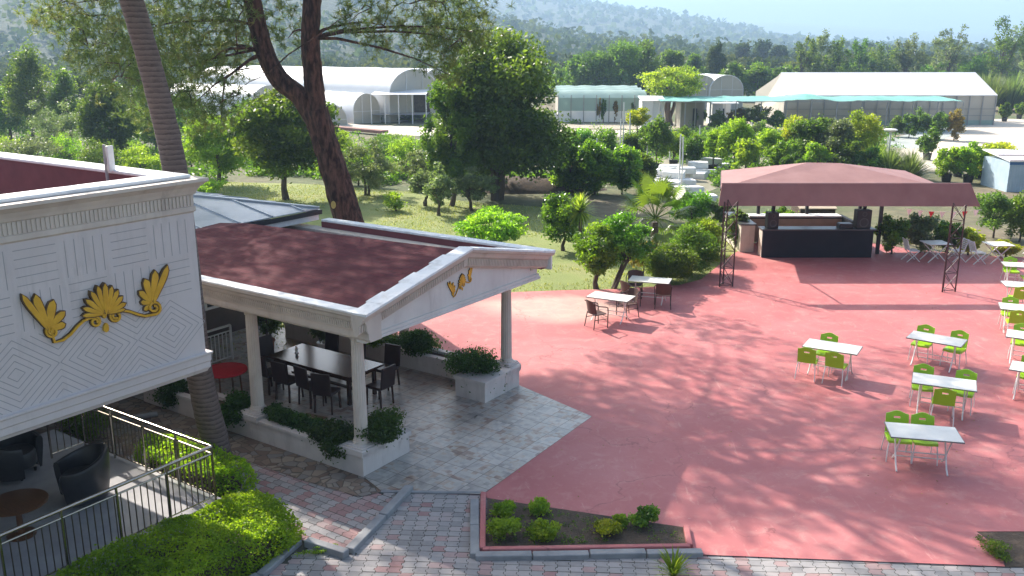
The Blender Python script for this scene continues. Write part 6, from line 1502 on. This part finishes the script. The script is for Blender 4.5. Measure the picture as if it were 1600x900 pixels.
LR = ['leafy tree above the left end of the large white greenhouse', 'pale tall tree above the large greenhouse, second from its left end', 'bushy green tree third above the large white greenhouse', 'slender tree with a gap on both sides above the middle of the large greenhouse', 'wide loose tree above the middle of the large white greenhouse', 'airy pale tree left of the far white barn roof', 'tallest airy tree with open branches above the right part of the greenhouse', 'low green tree below the airy tallest one', 'round low tree between the two tallest airy trees', 'tall airy tree near the right border', 'tall tree cut by the right border of the picture', 'low bushy tree filling the line behind the greenhouse ridge', 'small hazy tree before the far white barn']
for i, (px, by, ty, w_, mat) in enumerate(tr):
    airy = ty < 60
    T('airy_tree', LR[i], 'tree', px, by, ty, w_, 118 if airy and ty < 40 else by-6, n=2600 if airy else 2800, leaf=.42, mat=mat, seed=460+i, clumps=36 if airy else 26, rc=.17 if airy else .28, shell=.1, trunk_r=.16, stems=3 if airy else 1, aspect=.45, limbs=9, group='trees behind the large white greenhouse')
# grass blades over the lawn
def grass():
    g = rng(500); n = 60000; A = np.array(lawn_poly); x0, y0 = A.min(0); x1, y1 = A.max(0)
    X = g.uniform(x0, x1, n); Y = g.uniform(y0, y1, n); k = in_poly(X, Y, lawn_poly) & ~in_poly(X, Y, redpoly) & (nz(X, Y, 501, 4, .5) > -.35); X, Y = X[k], Y[k]; n = len(X)
    az = g.uniform(0, 6.28, n); h = g.uniform(.03, .10, n); C = np.stack([X, Y, np.full(n, .006)], 1); s = np.stack([np.cos(az), np.sin(az), 0*az], 1)*.018
    tip = C + np.stack([g.normal(size=n)*.03, g.normal(size=n)*.03, h], 1)
    o = quads_object('grass', np.stack([C-s, C+s, tip+s*.2, tip-s*.2], 1), LEAF['grass'], g.uniform(0, 1, n)); tag(o, 'short dry yellow green grass of the garden lawn', 'grass', kind='stuff')
grass()

# ------------------------------------------------------------------ nursery structures
def arched(name, label, c, rz, Wd, Ln, side, rise, mat, group=None, door=False, frame=True):
    """tunnel: arch in the local xz plane, running back along +y"""
    o = thing(name, label, 'greenhouse', c, rz, group); n = 14
    prof = [(-Wd/2, 0), (-Wd/2, side)] + [(-Wd/2*math.cos(math.pi*i/n), side + rise*math.sin(math.pi*i/n)) for i in range(1, n)] + [(Wd/2, side), (Wd/2, 0)]
    k = len(prof); seg = 8; mb = MB()
    vs = [(x, Ln*j/seg, z + (.04*math.sin(j*2.1+x) if z > side else 0)) for j in range(seg+1) for x, z in prof]
    mb.add(vs, [(j*k+i, j*k+i+1, (j+1)*k+i+1, (j+1)*k+i) for j in range(seg) for i in range(k-1)]); mb.build('film_cover', M[mat], o, smooth=True)
    for y_ in (0, Ln-.03): MB().slab([(x*.985, y_, z*.99) for x, z in prof], (0, 1, 0), .03).build('end_wall', M['plasticside'], o)
    if frame:
        mb = MB(); mb.tube([(x*1.0, -.04, z) for x, z in prof], .05, 6)
        mb.bar((-Wd/2, -.05, side), (Wd/2, -.05, side), .06); mb.bar((-Wd/6, -.05, 0), (-Wd/6, -.05, side+rise*.92), .06); mb.bar((Wd/6, -.05, 0), (Wd/6, -.05, side+rise*.92), .06); mb.build('end_frame', M['whitepaint'], o)
    return o
# large white greenhouse at right
gx0, gy0 = bp(1222, 196)[:2]; gx1 = bp(1520, 190)[0]
gh = thing('large_greenhouse', 'large white greenhouse with a long bright roof and milky side wall at right', 'greenhouse', (gx0, gy0, 0), R_(1.5))
GLn = (gx1 - gx0) * 1.0; ez, rz_ = zat(0, gy0, 150), zat(0, gy0+5, 114)
mb = MB(); mb.slab([(0, 0, ez), (GLn, 0, ez), (GLn, 5.2, rz_), (1.15, 5.2, rz_)], (0, 0, 1), .06); mb.slab([(GLn, 5.2, rz_), (1.15, 5.2, rz_), (1.15, 11, ez), (GLn, 11, ez)], (0, 0, 1), .06); mb.build('roof', M['plastic'], gh)
mb = MB(); mb.box(.05, GLn-.05, .1, .14, .5, ez-.02); mb.build('side_wall', M['plasticside'], gh); mb = MB(); mb.box(.05, GLn-.05, .06, .14, .0, .498); mb.build('green_skirt', M['greenfilm'], gh)
mb = MB(); mb.slab([(GLn-.1, .1, 0), (GLn-.1, 10.9, 0), (GLn-.1, 10.9, ez), (GLn-.1, 5.2, rz_-.05), (GLn-.1, .1, ez)], (1, 0, 0), .05); mb.build('end_wall', M['plasticside'], gh); mb = MB(); mb.slab([(.1, .1, 0), (.1, 10.9, 0), (.1, 10.9, ez), (1.2, 5.2, rz_-.05), (.1, .1, ez)], (1, 0, 0), .05); mb.build('end_wall', M['plasticside'], gh)
for k in range(17):
    x = .1 + k * (GLn-.2)/16; MB().bar((x, .0, 0), (x, .0, ez-.03), .09).build('post', M['greypost'], gh)
mb = MB(); mb.bar((0, .0, 1.0), (GLn, 0, 1.0), .05); mb.bar((0, .0, 1.7), (GLn, 0, 1.7), .05); mb.build('side_rail', M['greypost'], gh)
# shade net stretched on poles before it
nx0, ny = bp(1030, 206)[:2]
sn = thing('shade_net', 'long strip of green shade net stretched on thin poles before the greenhouses', 'shade net', (nx0, ny, 0))
NL = bp(1500, 206)[0] - nx0; n = 60; vs = []; zn = zat(0, ny, 158); g = rng(600)
for j in range(6):
    for i in range(n+1):
        u = i/n; x = NL*u; hump = .5*math.exp(-((u-.50)/.06)**2) + .25*math.exp(-((u-.72)/.05)**2); z = zn + hump*math.sin(math.pi*min(1, (j+.6)/5)) + .03*math.sin(u*60+j) - .05*j + .02*g.normal()
        vs.append((x, j*1.1, z + .09*j))
mb = MB(); mb.add(vs, [(j*(n+1)+i, j*(n+1)+i+1, (j+1)*(n+1)+i+1, (j+1)*(n+1)+i) for j in range(5) for i in range(n)]); mb.build('net', M['net'], sn, smooth=True)
mb = MB(); mb.bar((0, -.02, zn-.06), (NL, -.02, zn-.06), .07); mb.build('edge_cable', M['greypost'], sn)
for k in range(13):
    x = NL * k/12; MB().bar((x, 0, 0), (x, 0, zn-.09), .09).build('pole', M['greypost'], sn)
# middle greenhouse
mx0, my0 = bp(872, 192)[:2]; mx1 = bp(1010, 192)[0]
mg = thing('middle_greenhouse', 'pale green tinted greenhouse with white lower wall behind the cypresses', 'greenhouse', (mx0, my0, 0)); ML = mx1 - mx0
mz0, mz1 = zat(0, my0, 150), zat(0, my0+3.5, 133)
for k in range(3):
    m_ = MB(); q = []; nn = 8; y0_, z0_ = k*3.6, mz0 - .25 + k*.10
    for j in range(13):
        for i in range(nn+1): q.append((ML*j/12, y0_ + 3.6*i/nn, z0_ + (mz1-mz0)*.8*math.sin(math.pi*i/nn)**.8 + .05*math.sin(j*2.3+i)))
    m_.add(q, [(j*(nn+1)+i, j*(nn+1)+i+1, (j+1)*(nn+1)+i+1, (j+1)*(nn+1)+i) for j in range(12) for i in range(nn)]); m_.build('roof', M['greenfilm'], mg, smooth=True)
mb = MB(); mb.box(0, ML, .0, .06, 1.3, mz0-.2); mb.build('upper_wall', M['greenfilm'], mg); mb = MB(); mb.box(-.5, ML, -.04, .04, .1, 1.28); mb.build('lower_wall', M['plastic'], mg)
for k in range(8): MB().bar((ML*k/7, -.1, 0), (ML*k/7, -.1, mz0+.1), .08).build('post', M['greypost'], mg)
for x_ in (0, ML-.06): MB().box(x_, x_+.06, .1, 7, .0, mz0-.25).build('end_wall', M['plasticside'], mg)
# small arched tunnels and sheds between
c = bp(1108, 176); arched('small_tunnel', 'small arched tunnel behind the net, left one of the pair', (c[0], c[1]+6, 0), R_(8), 4.6, 9, 2.6, 1.9, 'greenfilm', 'small arched tunnels behind the net')
c = bp(1150, 176); arched('small_tunnel', 'small arched tunnel behind the net, right one of the pair', (c[0], c[1]+6, 0), R_(8), 4.6, 9, 2.6, 1.9, 'plastic', 'small arched tunnels behind the net')
def shed(label, px0, px1, by, ty, mat, d=3, open_=False, nm='nursery_shed'):
    a, b = bp(px0, by), bp(px1, by); o = thing(nm, label, 'shed', (a[0], a[1], 0)); L_ = b[0]-a[0]; h = zat(0, a[1], ty)
    mb = MB(); mb.slab([(-.15, -.2, h), (L_+.15, -.2, h), (L_+.15, d, h+.35), (-.15, d, h+.35)], (0, 0, 1), .06); mb.build('roof', M['plastic'], o)
    mb = MB(); mb.box(0, L_*(.42 if open_ else 1), 0, .06, 0, h-.03); mb.box(0, .06, .07, d-.1, 0, h-.03); mb.box(0, L_, d-.1, d-.04, 0, h); mb.build('wall', M[mat], o)
    for x in (0.02, L_*.5, L_-.02): MB().bar((x, -.05, 0), (x, -.05, h-.02), .09).build('post', M['whitepaint'], o)
    if open_:
        mb = MB(); mb.box(L_*.5, L_*.72, d-.6, d-.15, 0, h*.7); mb.build('dark_inside_block', M['black'], o)  # black block standing in for the darkness inside the opening
    return o
shed('white sheeted shed with a dark opening right of the multistem tree', 1062, 1108, 200, 160, 'plasticside', 3, True); shed('white film shed left of the net plants', 1112, 1150, 196, 162, 'plastic', 3, True); shed('leaning white sheet wall below the multistem tree', 1002, 1036, 204, 158, 'plastic', 2.4)
# left greenhouse complex
gy = bp(600, 192)[1]
def W3(px, Y): return (px - 800) / CF * Y * 1.03
GX = 'tunnels of the left greenhouse complex'
arched('greenhouse_tunnel', 'large right hand tunnel with a tall arched end wall in the left complex', (W3(655, 106), 106, 0), R_(52), 8.0, 26, 3.0, 2.7, 'plastic', GX)
arched('greenhouse_tunnel', 'large tunnel behind the tall arched one in the left complex', (W3(612, 112), 113, 0), R_(52), 8.0, 26, 3.0, 2.7, 'plastic', GX)
arched('greenhouse_tunnel', 'farthest large tunnel with a low ridge in the left complex', (W3(690, 122), 122, 0), R_(60), 8.0, 40, 3.0, 2.4, 'plastic', GX)
arched('greenhouse_tunnel', 'small low tunnel with a round open end beside the dirt path', (W3(583, 102), 102, 0), R_(40), 3.4, 9, 1.3, 1.9, 'plastic', GX)
arched('greenhouse_tunnel', 'low white tunnel directly right of the pine trunk', (W3(528, 99), 99, 0), R_(20), 3.6, 7, .6, 1.6, 'plastic', GX)
arched('greenhouse_tunnel', 'long white tunnel left of the pine trunk', (W3(440, 104), 104, 0), R_(62), 6.0, 16, 2.0, 2.0, 'plastic', GX)
op = thing('open_shelter', 'open fronted white plant shelter on thin posts right of the arched tunnels', 'shelter', (W3(590, 101), 101, 0)); OL = W3(672, 101) - W3(590, 101)
mb = MB(); mb.slab([(0, 0, 3.1), (OL, 0, 3.1), (OL, 5, 3.4), (0, 5, 3.4)], (0, 0, 1), .05); mb.build('roof', M['plastic'], op)
mb = MB(); mb.box(0, OL, 4.9, 4.95, 0, 3.2); mb.build('back_wall', M['soil'], op)
mb = MB(); mb.box(-.2, OL, .8, 4, .9, .96); mb.build('plant_bench', M['greypost'], op)
for k in range(5): MB().bar((OL*k/4, 0, 0), (OL*k/4, 0, 3.08), .10).build('post', M['whitepaint'], op)
for i, px in enumerate((598, 622, 646, 668)):
    T('nursery_shrub', ['low plants at the left end of the open shelter', 'low plants second from the left in the open shelter', 'low plants third from the left in the open shelter', 'low plants at the right end of the open shelter'][i], 'shrub', px, 190, 178, 28, 189, n=900, leaf=.28, mat='mid', seed=610+i, clumps=18, rc=.3, shell=.2, trunk_r=.04, group='plants in the open shelter')
w0, w1 = bp(515, 204), bp(602, 212); bw_ = MB(); d = np.array(w1)-np.array(w0)
bw_.bar(tuple(np.array(w0)+[0, 0, .35]), tuple(np.array(w1)+[0, 0, .35]), .9, .3); tag(bw_.build('earth_bank', M['stonewall'], bevel=.05), 'low reddish retaining bank beside the dirt path before the tunnels', 'retaining wall')
# far white barn and blue cabin, low tan roof
def barn(name, label, px0, px1, by, ty, d, wall, roof, rz=0):
    a, b = bp(px0, by), bp(px1, by); o = thing(name, label, 'building', (a[0], a[1], 0), rz); L_ = b[0]-a[0]; h = zat(0, a[1], ty)
    mb = MB(); mb.box(0, L_, 0, d, 0, h*.72); mb.build('wall', M[wall], o)
    mb = MB(); mb.slab([(-.3, -.3, h*.72), (L_+.3, -.3, h*.72), (L_+.3, d/2, h), (-.3, d/2, h)], (0, 0, 1), .08); mb.slab([(-.3, d/2, h), (L_+.3, d/2, h), (L_+.3, d+.3, h*.72), (-.3, d+.3, h*.72)], (0, 0, 1), .08); mb.build('roof', M[roof], o)
    mb = MB()
    for k in range(4): x = L_*(k+.5)/4; mb.box(x-L_*.05, x+L_*.05, -.03, -.004, h*.2, h*.5)
    mb.build('window_band', M['glass'], o); return o
barn('far_barn', 'long far white barn roof showing between trees at upper right', 1418, 1462, 100, 79, 14, 'white', 'plastic')
barn('far_barn', 'far pale buildings glimpsed between the huge tree and the tree line', 862, 905, 96, 76, 14, 'white', 'plastic')
cb = thing('blue_cabin', 'pale blue corrugated cabin with a white and rusty roof at the right border', 'cabin', (bp(1572, 300)[0], bp(1572, 300)[1], 0))
chh = zat(0, bp(1572, 300)[1], 246)
mb = MB(); mb.box(0, 4.5, 0, 3, 0, chh-.25)
for k in range(30): mb.box(k*.15, k*.15+.07, -.02, -.002, 0, chh-.42)
mb.build('wall', M['bluepanel'], cb); mb = MB(); mb.box(-.02, 4.5, -.03, -.022, chh-.42, chh-.26); mb.build('blue_trim', M['bluestripe'], cb); mb = MB(); mb.slab([(-.1, -.15, chh-.24), (4.6, -.15, chh-.24), (4.6, 3.1, chh+.1), (-.1, 3.1, chh+.1)], (0, 0, 1), .05); mb.build('roof', M['plastic'], cb)
mb = MB(); mb.bar((-.1, -.17, chh-.16), (4.6, -.17, chh-.16), .04); mb.bar((-.1, 1.2, chh+.0), (4.6, 1.2, chh+.0), .05); mb.build('rusty_rails', M['redwall'], cb)
ls_ = thing('low_shelter', 'low shelter with a tan ribbed roof seen behind the bar', 'shelter', (bp(1248, 352)[0], bp(1248, 352)[1], 0)); sl = bp(1306, 352)[0]-bp(1248, 352)[0]
mb = MB(); mb.slab([(0, 0, .75), (sl, 0, .75), (sl, 1.6, 1.15), (0, 1.6, 1.15)], (0, 0, 1), .04)
mb.build('roof', M['beige'], ls_); mb = MB(); mb.box(.05, sl-.05, .08, 1.5, 0, .74); mb.build('body', M['soil'], ls_)
# crowded low plants between the nursery rows and weeds in the beds
def low_plants():
    g = rng(530); V, T = [], []
    n = 760; Yp = g.uniform(208, 292, n); px = g.uniform(880, 1400, n); Q = np.array([bp(a, b)[:2] for a, b in zip(px, Yp)])
    k = ~((px > 1000) & (px < 1110) & (Yp > 258)) ; Q = Q[k]; n = len(Q); cn = 60; r = g.uniform(.35, .95, n); u = unit(g, n*cn).reshape(n, cn, 3); u[:, :, 2] = np.abs(u[:, :, 2])*g.uniform(.7, 1.7, (n, 1))
    C = np.stack([Q[:, 0], Q[:, 1], 0*Q[:, 0]], 1)[:, None, :] + u*r[:, None, None]*g.uniform(.5, 1, (n, cn, 1)); t = np.repeat(g.uniform(0, .6, n), cn) + g.uniform(0, .4, n*cn)
    tag(quads_object('low_plants', cards(g, C.reshape(-1, 3), .2, .5, .3), LEAF['mid'], t), 'low leafy plants crowded between the nursery rows', 'plants', kind='stuff')
    n = 260; pp_ = B2((768, 790), (764, 856), (1070, 852), (1064, 832)); A = np.array(pp_); X = g.uniform(A[:, 0].min(), A[:, 0].max(), n); Y = g.uniform(A[:, 1].min(), A[:, 1].max(), n); k = in_poly(X, Y, pp_) & (nz(X, Y, 9, 3, 2.5) > -.2); X, Y = X[k], Y[k]; n = len(X); cn = 14
    u = unit(g, n*cn).reshape(n, cn, 3); u[:, :, 2] = np.abs(u[:, :, 2]); C = np.stack([X, Y, np.full(n, .05)], 1)[:, None, :] + u*g.uniform(.02, .07, (n, 1, 1))
    tag(quads_object('bed_weeds', cards(g, C.reshape(-1, 3), .035, .35, .5), LEAF['mid'], g.uniform(0, 1, n*cn)), 'sparse weeds and litter on the soil of the small bed', 'weeds', kind='stuff')
low_plants()
# white foam blocks, white poles
g = rng(640); fb = None; GF = 'white foam blocks heaped beside the nursery'
spots = [(1014, 292, 0), (1030, 286, 0), (1048, 292, 0), (1068, 290, 0), (1040, 280, 0), (1062, 280, 0), (1084, 278, 0), (1100, 274, 0), (1052, 288, .42), (1034, 284, .42), (1072, 282, .42), (1090, 272, .42), (1046, 278, .42), (1108, 268, 0), (1124, 264, 0), (1076, 302, 0), (1098, 316, 0), (1086, 266, .42), (1112, 266, .42)]
for i, (px, py, z) in enumerate(spots):
    q = bp(px, py)
    if fb is None:
        fb = MB().box(-.75, .75, -.45, .45, 0, .40).build('foam_block', M['foam'], bevel=.05); fb.location = (q[0], q[1], z); tag(fb, 'white foam block in the heap left of the canopy', 'foam block', GF); o = fb
    else:
        o = fb.copy(); COL.objects.link(o); o.location = (q[0], q[1], z)
    if i >= 15 and i < 17: o['label'] = ['white foam block lying alone below the heap, nearer the fan palm', 'white foam block lying alone in the weeds left of the canopy post'][i-15]
    if i in (13, 14): o['label'] = ['white foam block at the right foot of the heap behind the canopy corner', 'rightmost white foam block of the heap, partly behind the canopy sheet'][i-13]
    o.rotation_euler = (g.normal()*.04, g.normal()*.04, g.uniform(-.5, .5)); o.scale = (g.uniform(.7, 1.1), g.uniform(.7, 1.1), 1)
pl = None
for i, (px, by, ty) in enumerate([(932, 258, 216), (972, 262, 160), (982, 262, 176), (968, 262, 186), (1060, 292, 210), (1064, 296, 214), (1046, 250, 196), (1092, 230, 196), (1185, 262, 214), (1172, 240, 190), (1252, 268, 236), (1360, 262, 208), (1368, 252, 196), (1344, 262, 226), (1326, 268, 232), (1384, 250, 214), (1290, 276, 240), (1010, 262, 222)]):
    q = bp(px, by); h = zat(0, q[1], ty)
    mb = MB(); mb.tube([(0, 0, 0), (.02, 0, h*.5), (0, .02, h)], .045, 8); o = mb.build('white_pole', M['pole'], smooth=True); o.location = (q[0], q[1], 0); tag(o, 'thin white pole standing among the nursery trees', 'pole', 'white poles in the nursery')
tmp = [(1386, 222, 'white mushroom shaped fountain bowl on a stem among nursery plants')]
q = bp(1386, 262); fo = thing('garden_fountain', 'white mushroom shaped garden ornament among the nursery plants', 'garden ornament', (q[0], q[1], 0)); hh = zat(0, q[1], 202)
MB().tube([(0, 0, 0), (0, 0, hh-.2)], .07, 10).build('stem', M['pole'], fo, smooth=True); mb = MB(); mb.lathe([(.1, hh-.2), (.42, hh-.08), (.45, hh-.03), (.35, hh+.03), (.01, hh+.05)], 20); mb.build('bowl', M['pole'], fo, smooth=True)
for i, (px, by) in enumerate([(1030, 276), (1048, 280), (1000, 268), (1016, 272)]):
    q = bp(px, by); mb = MB(); mb.lathe([(.22, 0), (.28, .4), (.30, .42), (.25, .42), (.24, .36), (.01, .35)], 14); o = mb.build('plant_pot', M['pot'], smooth=True); o.location = (q[0], q[1], 0); tag(o, 'empty black plastic pot on the gravel before the weeping trees', 'pot', 'empty black pots on the gravel')
# fallen leaves on the terrace and paving
def litter():
    g = rng(700); n = 1500; X = g.uniform(-3, 16, n); Y = g.uniform(12, 34, n); k = (in_poly(X, Y, redpoly)) & (nz(X, Y, 701, 4, .7) > .1); X, Y = X[k], Y[k]
    C = np.stack([X, Y, np.full(len(X), .043)], 1); V = cards(g, C, .05, .5, .3); V[:, :, 2] = .043 + (V[:, :, 2] - .043) * .25
    tag(quads_object('leaf_litter', V, LEAF['red'], g.uniform(0, 1, len(X))), 'scattered dry leaves and needles on the red terrace', 'leaf litter', kind='stuff')
litter()
